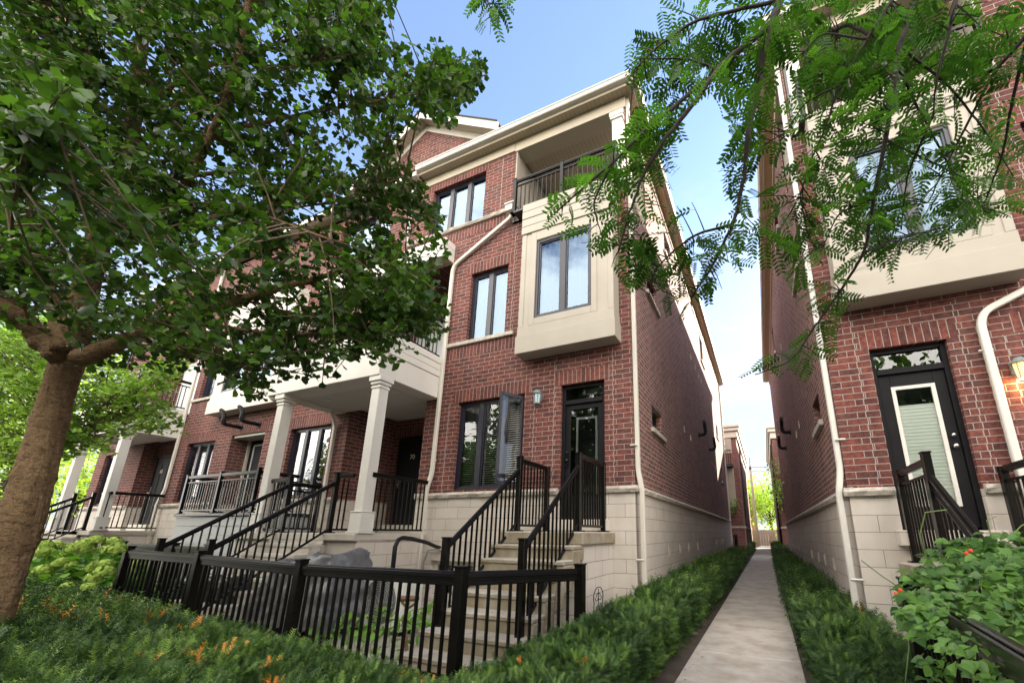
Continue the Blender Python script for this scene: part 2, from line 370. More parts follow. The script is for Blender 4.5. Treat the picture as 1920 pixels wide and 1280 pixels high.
def downspout(house, pts, w=.075, d=.06, mat=None, straps=()):
    m = MB(); sweep(m, soften(pts), w, d)
    for s in straps: m.box(s[0] - w * .9, s[0] + w * .9, s[1] + .0, s[1] + .028, s[2] - .015, s[2] + .015)
    return m.build('downspout', mat or WHITE, house, .012)

# ------------------------------------------------------------------ railings
def railing(name, loc, label, cat, posts, spans, group=None, double=False, pw=.075, bal=.105, bw=.02, cap=True, fence=False):
    """posts: (x, y, z0, z1); spans: (p0, p1, drop_to_bottom) with p = top-rail end points"""
    t = thing(name, loc, label, cat, group)
    for x, y, z0, z1 in posts:
        m = MB(); h = pw / 2
        m.box(x - h, x + h, y - h, y + h, z0, z1 - .018); m.box(x - h - .008, x + h + .008, y - h - .008, y + h + .008, z1 - .018, z1)
        if not fence: m.box(x - h - .035, x + h + .035, y - h - .035, y + h + .035, z0, z0 + .02)
        m.build('post', BLACK, t, .004)
    for p0, p1, drop in spans:
        p0, p1 = Vector(p0), Vector(p1); d = p1 - p0; L = math.hypot(d.x, d.y)
        m = MB(); m.beam(p0, p1, .062, .045); m.beam(p0 + Vector((0, 0, .028)), p1 + Vector((0, 0, .028)), .036, .018)
        m.beam(p0 - Vector((0, 0, .03)), p1 - Vector((0, 0, .03)), .045, .03)
        if fence: m.beam(p0 - Vector((0, 0, .062)), p1 - Vector((0, 0, .062)), .036, .05)
        m.build('top_rail', BLACK, t, .006)
        topd = .05
        if double:
            topd = .14; q = Vector((0, 0, -.14)); MB().beam(p0 + q, p1 + q, .035, .03).build('mid_rail', BLACK, t, .003)
        q = Vector((0, 0, -drop)); MB().beam(p0 + q, p1 + q, .035, .035).build('bottom_rail', BLACK, t, .003)
        n = max(2, int(round(L / bal)))
        e = d / n; first = None
        for i in range(1, n):
            c = p0 + e * i
            if first is None:
                m = MB(); h = bw / 2
                s = Vector((d.x, d.y, 0)).normalized(); a = Vector((-s.y, s.x, 0)); sl = d.z / max(L, 1e-6) * h
                lo = -drop; hi = -topd
                vs = [c + s * (sx * h) + a * (sy * h) + Vector((0, 0, zz + sl * sx)) for zz in (lo, hi) for sx, sy in ((-1, -1), (1, -1), (1, 1), (-1, 1))]
                m.add(vs, [(0, 3, 2, 1), (4, 5, 6, 7), (0, 1, 5, 4), (1, 2, 6, 5), (2, 3, 7, 6), (3, 0, 4, 7)])
                first = m.build('baluster', BLACK, t); c0 = c
            else:
                o = first.copy(); COL.objects.link(o); o.parent = t; o.location = first.location + ((c - c0) if not MB.XF else Vector((MB.XF[0] * (c - c0).x, (c - c0).y, (c - c0).z)))
    return t

# ------------------------------------------------------------------ the end unit (built twice, the second time mirrored)
def lantern(house, x, z, lit=False):
    m = MB(); m.box(x - .05, x + .05, F - .015, F + .01, z + .02, z + .17); m.box(x - .02, x + .02, F - .09, F - .015, z + .10, z + .14)
    m.lathe((x, F - .11, z), [(.0, .21), (.035, .20), (.075, .155), (.085, .14), (.085, .13), (.0, .13)][::-1], 12)
    for k in range(4):
        a = math.pi / 4 + k * math.pi / 2; m.tube([(x + .07 * math.cos(a), F - .11 + .07 * math.sin(a), z + .13), (x + .055 * math.cos(a), F - .11 + .055 * math.sin(a), z - .06)], .006, 5)
    m.lathe((x, F - .11, z), [(.0, -.075), (.06, -.07), (.06, -.055), (.0, -.055)], 8)
    l = m.build('wall_lantern', TEAL, house)
    g = MB(); g.lathe((x, F - .11, z), [(.0, -.055), (.05, -.053), (.066, .125), (.0, .128)], 4)
    g.build('lantern_glass', 'lit_glass' if lit else 'frosted_glass', l)
    if lit:
        ld = bpy.data.lights.new('lantern_bulb', 'POINT'); ld.energy = 2.2; ld.color = (1, .55, .22); ld.shadow_soft_size = .03
        lo = bpy.data.objects.new('lantern_bulb', ld); COL.objects.link(lo); lo.location = (-x - .82, F - .11, z - .15 - .10)
m_, nt_, b_ = newmat('frosted_glass'); b_.inputs['Base Color'].default_value = (.35, .45, .47, 1); b_.inputs['Roughness'].default_value = .3
m_, nt_, b_ = newmat('lit_glass'); b_.inputs['Base Color'].default_value = (.8, .6, .35, 1); b_.inputs['Emission Color'].default_value = (1, .42, .10, 1); b_.inputs['Emission Strength'].default_value = .42

def end_unit(house, lit=False, casement=True, whitedoor=False, lan=(-3.68, 3.72)):
    # ground floor window
    window(house, PF, -5.62, -4.02, 2.13, 3.94, 3, back='blind', glass=GLASSD, skip=2 if casement else None)
    soldier(house, PF, -5.75, -3.90, 3.945)
    if casement:                                         # right sash swung out to the front
        m = MB(); hx, hy = -4.06, F + .05; a = math.radians(62); ex, ey = hx - .50 * math.cos(a), hy - .50 * math.sin(a)
        for z in (2.20, 3.86): m.beam((hx, hy, z), (ex, ey, z), .045, .06)
        for k in (.03, .97): m.beam((hx + (ex - hx) * k, hy + (ey - hy) * k, 2.17), (hx + (ex - hx) * k, hy + (ey - hy) * k, 3.89), .05, .045, side=(ex - hx, ey - hy, 0))
        s = m.build('casement_sash', NAVY, house)
        MB().quad((hx, hy, 2.2), (ex, ey, 2.2), (ex, ey, 3.86), (hx, hy, 3.86)).build('pane', GLASSD, s)
    # door with transom
    x0, x1, zb, zt = -3.24, -2.38, 1.56, 3.99
    m = MB(); w0, w1 = .07, .16
    for a, b in ((x0, x0 + .06), (x1 - .06, x1)): m.box(a, b, F + w0, F + w1, zb, zt)
    m.box(x0 + .06, x1 - .06, F + w0 + .001, F + w1, zt - .07, zt); m.box(x0 + .06, x1 - .06, F + w0 - .006, F + w1, 3.62, 3.70)
    fr = m.build('door_frame', DOORM, house, .004)
    MB().quad((x0 + .06, F + .11, 3.70), (x1 - .06, F + .11, 3.70), (x1 - .06, F + .11, 3.92), (x0 + .06, F + .11, 3.92)).build('transom_pane', GLASSD, fr)
    d = MB(); a, b = x0 + .065, x1 - .065; s = .095 if not whitedoor else .13
    d.box(a, a + s, F + .10, F + .145, zb + .03, 3.615); d.box(b - s, b, F + .10, F + .145, zb + .03, 3.615)
    lowz = zb + (.42 if not whitedoor else .30)
    d.box(a + s, b - s, F + .101, F + .145, 3.615 - s * (1 if not whitedoor else 1.5), 3.615); d.box(a + s, b - s, F + .101, F + .145, zb + .03, lowz)
    dr = d.build('door', DOORM, house, .004)
    MB().quad((a + s, F + .125, lowz), (b - s, F + .125, lowz), (b - s, F + .125, 3.54), (a + s, F + .125, 3.54)).build('door_pane', GLASSW if whitedoor else GLASSD, dr)
    m = MB(); top = 3.615 - s * (1 if not whitedoor else 1.5)
    if whitedoor:
        for p, q in ((a + s - .005, a + s + .04), (b - s - .04, b - s + .005)): m.box(p, q, F + .092, F + .12, lowz - .02, top + .02)
        for p, q in ((lowz - .02, lowz + .025), (top - .025, top + .02)): m.box(a + s + .04, b - s - .04, F + .0925, F + .12, p, q)
        m.build('pane_moulding', WHITE, dr)
        c = MB(); z = lowz + .03
        while z < top - .25:
            c.quad((a + s, F + .131, z), (b - s, F + .131, z), (b - s, F + .139, z + .018), (a + s, F + .139, z + .018)); c.quad((a + s, F + .139, z + .018), (b - s, F + .139, z + .018), (b - s, F + .131, z + .046), (a + s, F + .131, z + .046)); z += .046
        c.build('pleated_shade', plain('pleated_fabric', (.80, .84, .78), .8, .04, 4), dr)
    else:
        m.box(a + s + .06, a + s + .10, F + .22, F + .24, lowz, top - .12); m.box(b - s - .10, b - s - .06, F + .22, F + .24, lowz, top - .12); m.box(a + s + .06, b - s - .06, F + .2201, F + .24, top - .16, top - .12)
        m.build('inner_door_trim', WHITE, dr)
    hx = (a + .05) if not whitedoor else a + .065
    for nm, z, r in (('door_handle', 2.58, .03), ('deadbolt', 2.72, .024)):
        h = MB()
        h.tube([(hx, F + .10, z), (hx, F + .075, z)], r * .6, 10); h.lathe((hx, F + .06, z - r), [(0, 0), (r * .7, r * .3), (r, r), (r * .7, r * 1.7), (0, r * 2)], 10)
        if not whitedoor and z < 2.6: h.box(hx - .012, hx + .012, F + .055, F + .075, 2.45, 2.70)
        h.build(nm, CHROME if whitedoor else BLACK, dr)
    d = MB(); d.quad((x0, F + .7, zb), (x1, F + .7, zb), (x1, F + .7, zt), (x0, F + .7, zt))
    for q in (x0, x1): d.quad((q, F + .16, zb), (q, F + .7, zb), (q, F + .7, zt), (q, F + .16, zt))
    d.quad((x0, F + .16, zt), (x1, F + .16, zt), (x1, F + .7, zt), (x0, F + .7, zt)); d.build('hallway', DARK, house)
    m = MB(); m.box(x0 - .08, x1 + .08, F - .16, F + .15, zb - .19, zb - .005); m.build('door_step', STONE, house, .008)
    soldier(house, PF, x0 - .12, x1 + .10, 3.995)
    lantern(house, lan[0], lan[1], lit)
    # first floor window and its sill band
    window(house, PF, -5.58, -4.58, 5.33, 7.0, 2, back='curtain'); sill(house, PF, -6.1, -4.34, 5.325)
    soldier(house, PF, -5.70, -4.46, 7.005); soldier(house, PF, -6.12, -4.2, 4.965, 5.235)
    # toothed straight joints beside the openings
    for u, a, b in ((-5.86, 2.12, 3.94), (-3.38, 2.12, 4.5), (-2.22, 2.12, 4.58), (-3.80, 2.12, 3.94), (-4.92, 8.47, 10.04), (-4.44, 5.34, 7.9)):
        z = a; m = MB()
        while z < b:
            o = .006 if int(z / .09) % 2 else -.006; e = min(b, z + .09); m.box(u + o - .005, u + o + .005, F - .0025, F + .01, z, e); z = e
        m.build('mortar_joint', MORTAR, house)
    # bay window box
    bx0, bx1, Y0 = -4.05, -2.08, F - .30
    m = MB()
    m.box(bx0, -3.72, Y0, F, 5.18, 7.30); m.box(-2.50, bx1, Y0, F, 5.18, 7.30); m.box(-3.72, -2.50, Y0, F, 5.18, 5.33); m.box(-3.72, -2.50, Y0, F, 7.08, 7.30)
    m.box(bx0 - .03, bx1 + .03, Y0 - .045, F, 4.62, 4.985)                     # skirt
    m.box(bx0 - .01, bx1 + .01, Y0 - .02, F, 4.99, 5.178)                      # band
    for p, q in ((bx0 - .003, bx0 + .10), (bx1 - .10, bx1 + .003), (-3.72 - .11, -3.71), (-2.51, -2.40)): m.box(p, q, Y0 - .014, Y0 + .05, 5.18, 7.30)
    m.box(-3.71, -2.51, Y0 - .0135, Y0 + .05, 5.18, 5.325); m.box(-3.71, -2.51, Y0 - .0135, Y0 + .05, 7.09, 7.30)
    for i in range(4): m.box(bx0 - .02, bx1 + .02, Y0 - .035 + .005 * (i % 2), F, 7.305 + i * .19, 7.485 + i * .19)
    bay = m.build('bay', BEIGE, house, .006)
    PB = lambda u, w, z: (u, Y0 + w, z)
    window(house, PB, -3.71, -2.51, 5.33, 7.085, 2, w=.015, back='curtain', deep=.3)
    # corner balcony in the top floor
    cx0, cx1 = -4.55, XL
    m = MB()
    m.box(cx0 + .2, cx1 - .1, F - .27, F - .001, 8.02, 8.062); m.box(cx0 + .01, cx1 - .01, F, F + 1.6, 7.99, 8.06); m.build('balcony_floor', NAVY, house)
    m = MB(); zz = 8.05
    while zz < 10.06: m.box(cx0 - .02, cx0 + .012, F + .01, F + 1.6, zz, min(zz + .165, 10.06)); zz += .17
    m.box(cx0 - .02, cx0 + .03, F + .002, F + .12, 8.05, 10.06)
    zz = 8.05
    while zz < 10.06: m.box(cx0 + .02, cx1 - .05, F + 1.58, F + 1.62, zz, min(zz + .165, 10.06)); zz += .17
    m.build('balcony_siding', BEIGE, house)
    MB().box(cx0, cx1 - .01, F + .30, F + 1.6, 10.12, 10.16).build('balcony_ceiling', SOFX, house)
    m = MB(); m.box(cx0 - .03, cx1 + .02, F - .025, F + .36, 10.045, 10.334); m.box(cx1 - .30, cx1 + .02, F + .361, F + 1.5, 10.046, 10.334); m.build('balcony_beam', TANS, house, .006)
    m = MB(); m.box(-2.17, -1.95, F + .02, F + .24, 8.05, 10.0); m.box(-2.20, -1.92, F - .01, F + .27, 9.86, 9.92); m.box(-2.22, -1.90, F - .02, F + .28, 9.92, 10.043); m.box(-2.19, -1.93, F, F + .26, 8.05, 8.25); m.build('balcony_column', WHITE, house, .005)
    bh = thing('balcony_railing', (0, 0, 0), None, None); COL.objects.unlink(bh); bpy.data.objects.remove(bh)

def balcony_rail(label):
    l = Vector((-3.3, F - .22, 8.05))
    if MB.XF: l = Vector((MB.XF[0] * l.x + MB.XF[1], l.y, l.z + MB.XF[2]))
    railing('balcony_railing', l, label, 'railing', [(-4.38, F - .2, 8.05, 8.98), (-3.22, F - .2, 8.05, 8.98), (-2.05, F - .2, 8.05, 8.98)],
            [((-4.34, F - .2, 8.92), (-3.26, F - .2, 8.92), .82), ((-3.18, F - .2, 8.92), (-2.09, F - .2, 8.92), .82), ((-2.05, F - .16, 8.92), (-2.05, F + .0, 8.92), .82)], double=True)

def eaves(house, x0, x1, y1, side=True):
    y0 = F - .24
    MB().box(x0, x1, y0, F + .02, 10.335, 10.35).build('front_soffit', SOFX, house)
    m = MB(); m.box(x0, -4.585, F - .03, F + .02, 10.075, 10.333); m.build('frieze_board', TANS, house, .006)
    m = MB(); pts = [(0, 0), (.10, 0), (.115, .02), (.115, .085), (.135, .105), (.135, .125), (0, .125)]
    m.prism([(x0, y0 - p, 10.37 + q) for p, q in pts], (x1 + .01 - x0, 0, 0)); g = m.build('gutter', WHITE, house)
    m = MB(); m.box(x0, x1, y0 - .001, y0 + .02, 10.30, 10.372); m.build('fascia', TANS, house)
    if side:
        MB().box(XL - .01, x1, F + .021, y1, 10.335, 10.35).build('side_soffit', SOFY, house)
        m = MB(); m.box(x1 - .02, x1 + .001, y0 + .02, y1, 10.30, 10.372); m.box(XL - .02, XL + .03, F + 1.5, y1 - .2, 10.1, 10.333); m.build('side_fascia', TANS, house)
        m = MB(); m.prism([(x1 + p, y0, 10.37 + q) for p, q in pts], (0, y1 - y0, 0)); m.build('side_gutter', CREAM, house)

def side_wall(house, smallwins):
    holes = [(7.75, 8.65, 3.36, 3.86), (7.75, 8.65, 6.42, 6.95), (10.0, 10.9, 9.05, 9.8), (17.0, 17.9, 8.6, 9.8), (21.6, 22.4, 6.2, 6.9), (22.6, 23.3, 4.0, 4.75)]
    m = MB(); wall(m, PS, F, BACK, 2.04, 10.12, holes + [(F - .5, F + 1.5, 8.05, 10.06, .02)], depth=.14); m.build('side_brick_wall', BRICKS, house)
    m = MB(); wall(m, PS, F, BACK, -.5, 2.04); m.build('side_stone_base', STONE, house)
    ledge_bar(house, PS, F - .05, BACK, 1.985, 2.10)
    for h in holes:
        window(house, PS, *h[:4], 1, w=.13, back=None, glass=GLASSD); sill(house, PS, h[0] - .12, h[1] + .14, h[2], .1)
    m = MB()
    def vent(y, z, w=.13, hh=.22, d=.02):
        m.box(XL - .01, XL + d, y - w / 2, y - w / 2 + .02, z - hh / 2, z + hh / 2); m.box(XL - .01, XL + d, y + w / 2 - .02, y + w / 2, z - hh / 2, z + hh / 2)
        m.box(XL - .01, XL + d, y - w / 2 + .02, y + w / 2 - .02, z + hh / 2 - .02, z + hh / 2); m.box(XL - .01, XL + d, y - w / 2 + .02, y + w / 2 - .02, z - hh / 2, z - hh / 2 + .02)
        for k in range(5): m.box(XL - .01, XL + d * .5, y - w / 2 + .02, y + w / 2 - .02, z - hh / 2 + .03 + k * .034, z - hh / 2 + .048 + k * .034)
    for y, z in ((8.75, 1.0), (9.98, 1.0), (11.15, 1.0), (12.7, 1.0), (17.7, 1.03), (19.2, 1.03), (20.6, 1.03)):
        m = MB(); vent(y, z); m.build('wall_vent', VENT, house)
    for y, z in ((11.55, 4.22), (12.65, 4.2), (13.9, 7.42), (14.9, 7.42), (15.85, 7.42), (16.5, 7.42), (18.3, 4.3), (19.3, 4.2)):
        m = MB(); vent(y, z, .11, .2, .015); m.build('wall_vent', VENT, house)
    for y, z in ((14.6, 4.72), (17.6, 4.75)):
        m = MB(); m.tube([(XL, y, z), (XL + .03, y, z)], .10, 12)
        m.tube([(XL, y, z), (XL + .16, y, z), (XL + .22, y, z + .03), (XL + .245, y, z + .10), (XL + .245, y - .02, z + .20), (XL + .24, y - .07, z + .27), (XL + .24, y - .10, z + .36), (XL + .24, y - .16, z + .42), (XL + .24, y - .24, z + .42)], [.058, .058, .064, .062, .056, .06, .056, .06, .056], 10)
        m.build('flue_elbow', PIPE, house, smooth=False)

# ------------------------------------------------------------------ near row of townhouses
HL = -22.0
house = thing('townhouse_row', (-4, F, 0), 'long red brick townhouse row with pale stone base, left of the alley path', 'townhouse')
RX0, RX1 = -8.9, -6.5
fh = [(-5.62, -4.02, 2.13, 3.94), (-3.24, -2.38, 2.0, 3.99), (-5.58, -4.58, 5.33, 7.0), (-7.05, -5.40, 8.46, 9.86), (-4.55, XL + .5, 8.05, 10.06, .05),
      (RX0, RX1, 2.0, 4.25, 1.4), (RX0, -6.15, 4.9, 7.42, 1.4), (-11.06, -9.5, 2.13, 3.88), (-13.7, -12.15, 2.0, 3.95, .6), (-16.0, -14.5, 2.13, 3.88),
      (-16.1, -15.1, 5.33, 7.0), (-10.5, -8.5, 8.46, 9.86), (-18.75, -16.75, 2.0, 4.25, .40), (-18.75, -16.4, 4.9, 7.42, .40), (-21.4, -20.0, 2.13, 3.88), (-14.3, -12.9, 8.46, 9.86)]
m = MB(); wall(m, PF, HL, XL, 2.04, 10.12, fh); m.build('front_brick_wall', BRICK, house)
sh = [(-3.24, -2.38, 1.55, 2.1), (RX0, RX1, 1.31, 2.1, 1.4), (-13.7, -12.15, 1.5, 2.1, .6), (-18.75, -16.75, 1.31, 2.1, .40), (-5.95, -4.95, .15, .82)]
m = MB(); wall(m, PF, HL, XL, -.5, 2.04, sh); m.build('front_stone_base', STONE, house)
m = MB(); m.quad((HL, F, -.5), (HL, BACK, -.5), (HL, BACK, 10.12), (HL, F, 10.12)); m.quad((HL, BACK, -.5), (XL, BACK, -.5), (XL, BACK, 10.12), (HL, BACK, 10.12)); m.build('rear_brick_wall', BRICK, house)
for a, b in ((-6.15, -3.25), (-2.37, XL + .06), (-12.1, RX0), (-16.85, -13.75), (HL, -18.8), (RX1, -6.15)): ledge_bar(house, PF, a, b, 1.985, 2.10)
end_unit(house)
side_wall(house, True)
# top floor window, band
window(house, PF, -7.05, -5.40, 8.46, 9.86, 3, back='curtain'); soldier(house, PF, -7.2, -5.28, 9.865, 10.072)
ledge_bar(house, PF, -7.75, -4.56, 8.36, 8.46, -.07, 'string_course', SLAB)
soldier(house, PF, -7.7, -4.6, 8.08, 8.355)
window(house, PF, -10.5, -8.5, 8.46, 9.86, 3, back='curtain'); soldier(house, PF, -10.6, -8.4, 9.865, 10.072); ledge_bar(house, PF, -15, -8.0, 8.36, 8.46, -.07, 'string_course', SLAB)
window(house, PF, -14.3, -12.9, 8.46, 9.86, 2, back='curtain')
window(house, PF, -11.06, -9.5, 2.13, 3.88, 3, back=None, glass=GLASSR); soldier(house, PF, -11.2, -9.4, 3.885)
window(house, PF, -16.0, -14.5, 2.13, 3.88, 3, back='blind', glass=GLASSD); soldier(house, PF, -16.1, -14.4, 3.885)
window(house, PF, -16.1, -15.1, 5.33, 7.0, 2, back='curtain'); sill(house, PF, -16.4, -14.8, 5.325); soldier(house, PF, -16.4, -14.7, 4.965, 5.235)
window(house, PF, -21.4, -20.0, 2.13, 3.88, 2, back='blind', glass=GLASSD)
soldier(house, PF, -13.85, -12.0, 3.955)
window(house, PF, -5.95, -4.95, .15, .82, 2, back=None, glass=GLASSD, mat=WHITE)
# downspouts
downspout(house, [(-4.50, F - .13, 8.30), (-4.52, F - .09, 8.12), (-6.04, F - .05, 7.36), (-6.10, F - .05, 7.22), (-6.10, F - .05, 2.5), (-6.16, F - .10, 2.12), (-6.16, F - .10, .3)], .085, .07, CREAM, [(-6.10, F - .05, 5.9), (-6.10, F - .05, 2.75)])
m = MB(); m.box(-4.62, -4.40, F - .22, F - .0, 8.20, 8.36); m.box(-4.64, -4.38, F - .24, F, 8.362, 8.41); m.build('rain_hopper', CREAM, house, .01)
downspout(house, [(XL + .045, F + .06, 10.3), (XL + .045, F + .06, 2.35), (XL + .11, F + .03, 2.02), (XL + .11, F + .03, .2)], .075, .085, CREAM, [(XL + .0, F - .02, 7.2), (XL + .0, F - .02, 2.75), (XL + .06, F - .03, .95)])
downspout(house, [(-16.5, F - .05, 10.2), (-16.5, F - .05, 2.5), (-16.6, F - .1, 2.1), (-16.6, F - .1, .3)], .085, .07, CREAM, [(-16.5, F - .05, 3.0)])
downspout(house, [(-7.74, F - .05, 10.3), (-7.74, F - .05, 8.5)], .08, .07, WHITE)
downspout(house, [(XL + .05, BACK - .15, 10.3), (XL + .05, BACK - .15, .3)], .08, .08, CREAM)
# porch roofs, columns, floors, recesses
def porch(cx, rx0, rx1, num, yf=4.85, dp=1.4):
    x1 = cx + .22; x0 = cx - 3.05
    m = MB()
    m.box(x0, x1, yf, yf + .42, 4.09, 4.56); m.box(x1 - .36, x1, yf + .42, F - .002, 4.0905, 4.56); m.box(x0, x0 + .36, yf + .42, F - .002, 4.0905, 4.56)
    m.build('porch_beam', WHITE, house, .008)
    m = MB()
    for i in range(3):
        e = .012 - .006 * (i % 2)
        m.box(x0 - .01, x1 + e, yf - e, yf + .1, 4.565 + i * .15, 4.708 + i * .15); m.box(x1 - .1, x1 + e, yf + .1, F - .002, 4.566 + i * .15, 4.707 + i * .15)
    m.build('porch_siding', WHITE, house, .004)
    MB().box(x0, x1 - .36, yf + .42, F - .0, 4.12, 4.14).build('porch_ceiling', PORCHC, house)
    MB().box(rx0, rx1, F, F + dp, 4.24, 4.26).build('recess_ceiling', PORCHC, house)
    MB().box(x0 + .02, x1 - .1, yf + .1, F + dp, 4.86, 4.90).build('terrace_floor', NAVY, house)
    for px, py in ((x1 - .55, yf + .9), (x1 - 1.0, F + .5), (x0 + .9, yf + .7)):
        m = MB(); m.lathe((px, py, 4.118 if py < F else 4.238), [(0, -.012), (.10, -.012), (.10, .0), (0, .0)], 16); m.build('recessed_lamp', WHITE, house)
    for k in (0, 1):
        c = cx + .115 - k * 2.755; cy = yf + .165; m = MB()
        def sq(h, z0, z1): m.box(c - h, c + h, cy - h, cy + h, z0, z1)
        sq(.10, 1.66, 3.93); sq(.135, 1.345, 1.65); sq(.155, 1.311, 1.344); sq(.145, 1.6505, 1.672); sq(.115, 3.86, 3.90); sq(.125, 3.931, 3.99); sq(.15, 3.991, 4.088)
        m.build('porch_column', WHITE, house, .006)
    m = MB(); m.box(x0 - .2, x1, yf - .02, F - .002, 1.19, 1.31); m.box(rx0 + .01, rx1 - .01, F - .002, F + dp - .01, 1.20, 1.309); m.build('porch_floor', SLAB, house, .012)
    m = MB(); m.box(x0 - .15, x1 - .03, yf + .07, F - .004, -.3, 1.19); m.build('porch_base', STONE, house)
    m = MB(); yb = F + dp
    for a, b, c, d in ((rx0, rx1, 1.31, 4.25), (rx0, rx1 + .35, 4.9, 7.42)): m.quad((a, yb, c), (b, yb, c), (b, yb, d), (a, yb, d))
    m.build('recess_brick_wall', BRICK, house)
    MB().box(rx0, rx1 + .35, F - .25, F + dp, 7.43, 7.47).build('terrace_ceiling', SOFY, house)
    # door
    a, b = rx0 + .28, rx0 + 1.28; yd = yb - .09
    m = MB(); m.box(a, a + .07, yd - .02, yb - .002, 1.5, 3.72); m.box(b - .07, b, yd - .02, yb - .002, 1.5, 3.72); m.box(a + .07, b - .07, yd - .019, yb - .002, 3.64, 3.72); m.build('door_frame', DOORM, house)
    m = MB(); m.box(a + .07, b - .07, yd + .005, yb - .003, 1.5, 3.64)
    for p, q in ((1.7, 2.3), (2.45, 3.45)):
        for u in (a + .16, (a + b) / 2 + .04): m.box(u, u + .28, yd - .006, yd + .005, p, q)
    dr = m.build('front_door', DOORM, house, .01)
    m = MB(); m.lathe((a + .14, yd - .045, 2.46), [(0, 0), (.03, .01), (.03, .05), (0, .06)], 10); m.box(a + .12, a + .16, yd - .02, yd + .004, 2.40, 2.7); m.build('door_handle', CHROME, dr)
    textpart(num, .17, ((a + b) / 2 + .02, yd - .012, 3.18), Matrix.Rotation(math.pi / 2, 4, 'X'), CREAM, 'house_number', dr)
    m = MB(); m.box(a - .1, b + .1, yd - .25, yb - .004, 1.31, 1.495); m.build('door_step', CREAM, house, .008)
    s = MB(); pb = lambda u, w, z: (u, yb + w, z); pbox(s, pb, rx0 + .02, rx1 - .02, -.006, .004, 3.75, 4.02); s.build('soldier_course', SOLD, house)
    # upper terrace door
    m = MB(); m.box(rx0 + .4, rx0 + 1.9, yb - .06, yb - .002, 4.9, 7.0); m.build('terrace_door', GREYS, house)
porch(-6.37, RX0, RX1, '70')
porch(-16.78, -18.75, -16.75, '65', 5.1, .40)
# top-floor overhang box above the terrace
m = MB()
for i in range(3): m.box(-10.4, -6.13, F - .34 + .005 * (i % 2), F - .001, 7.44 + i * .165, 7.60 + i * .165)
m.build('overhang_box', WHITE, house, .005)
downspout(house, [(-9.05, F - .35, 4.02), (-9.2, F - .2, 3.98), (-9.28, F - .06, 3.8), (-9.28, F - .06, 1.4)], .08, .07, CREAM)
# left bay and recess balcony
m = MB(); a, b, Y0 = -14.65, -11.4, F - .3
m.box(a, b, Y0 - .045, F, 4.58, 4.98); m.box(a + .02, b - .02, Y0 - .02, F, 4.985, 5.2); m.box(a + .03, a + .45, Y0, F, 5.205, 7.3); m.box(a + 1.35, b - 1.5, Y0, F, 5.205, 7.3); m.box(b - .5, b - .03, Y0, F, 5.205, 7.3); m.box(a + .45, a + 1.35, Y0 + .001, F, 7.0, 7.3); m.box(b - 1.5, b - .5, Y0 + .001, F, 7.0, 7.3)
for i in range(4): m.box(a + .01, b - .01, Y0 - .03 + .005 * (i % 2), F, 7.305 + i * .19, 7.485 + i * .19)
m.build('bay', CREAM, house, .006)
PB2 = lambda u, w, z: (u, F - .3 + w, z)
window(house, PB2, a + .45, a + 1.35, 5.205, 7.0, 2, w=.02, back='curtain', deep=.27); window(house, PB2, b - 1.5, b - .5, 5.205, 7.0, 2, w=.02, back='curtain', deep=.27)
m = MB(); m.box(-11.55, -11.25, F - .62, F - .3, 4.95, 5.1); m.tube([(-11.4, F - .45, 4.95), (-11.4, F - .45, 4.8), (-11.4, F - .36, 4.66), (-11.4, F - .3, 4.62)], [.14, .13, .09, .05], 12); m.build('rain_hopper', WHITE, house)
for px in (-12.5, -13.35):
    m = MB(); z = 4.15; m.tube([(px, F, z), (px, F - .36, z), (px, F - .43, z + .03), (px, F - .45, z + .10), (px + .01, F - .45, z + .2), (px - .03, F - .46, z + .28), (px - .06, F - .48, z + .36), (px - .13, F - .5, z + .40)], [.05, .05, .057, .055, .048, .054, .048, .05], 10); m.tube([(px, F - .02, z), (px, F, z)], .10, 10)
    m.build('flue_elbow', PIPE, house)
m = MB(); m.box(-13.3, -9.65, F - 1.0, F - .004, 1.66, 1.72); m.build('balcony_floor', NAVY, house, .006)
m = MB()
for i in range(9): m.box(-13.26, -9.68, F - .955 + .008 * (i % 2), F - .004, -.2 + i * .205, .0 + i * .205)
m.build('balcony_base', GREYS, house, .004)
m = MB(); m.box(-13.68, -12.17, F + .05, F + .58, 3.88, 3.94); m.box(-13.69, -13.62, F + .42, F + .59, 1.5, 3.88); m.build('recess_lining', CREAM, house)
m = MB(); m.box(-13.62, -12.16, F + .48, F + .58, 1.52, 3.87); dd = m.build('sliding_door', DOORM, house)
MB().quad((-13.4, F + .476, 1.85), (-12.7, F + .476, 1.85), (-12.7, F + .476, 3.7), (-13.4, F + .476, 3.7)).build('door_screen', DARK, dd)
m = MB(); m.box(-13.45, -13.4, F + .462, F + .479, 1.8, 3.75); m.box(-12.7, -12.65, F + .462, F + .479, 1.8, 3.75); m.box(-13.4, -12.7, F + .463, F + .479, 3.7, 3.75); m.build('door_trim', GREYS, dd)
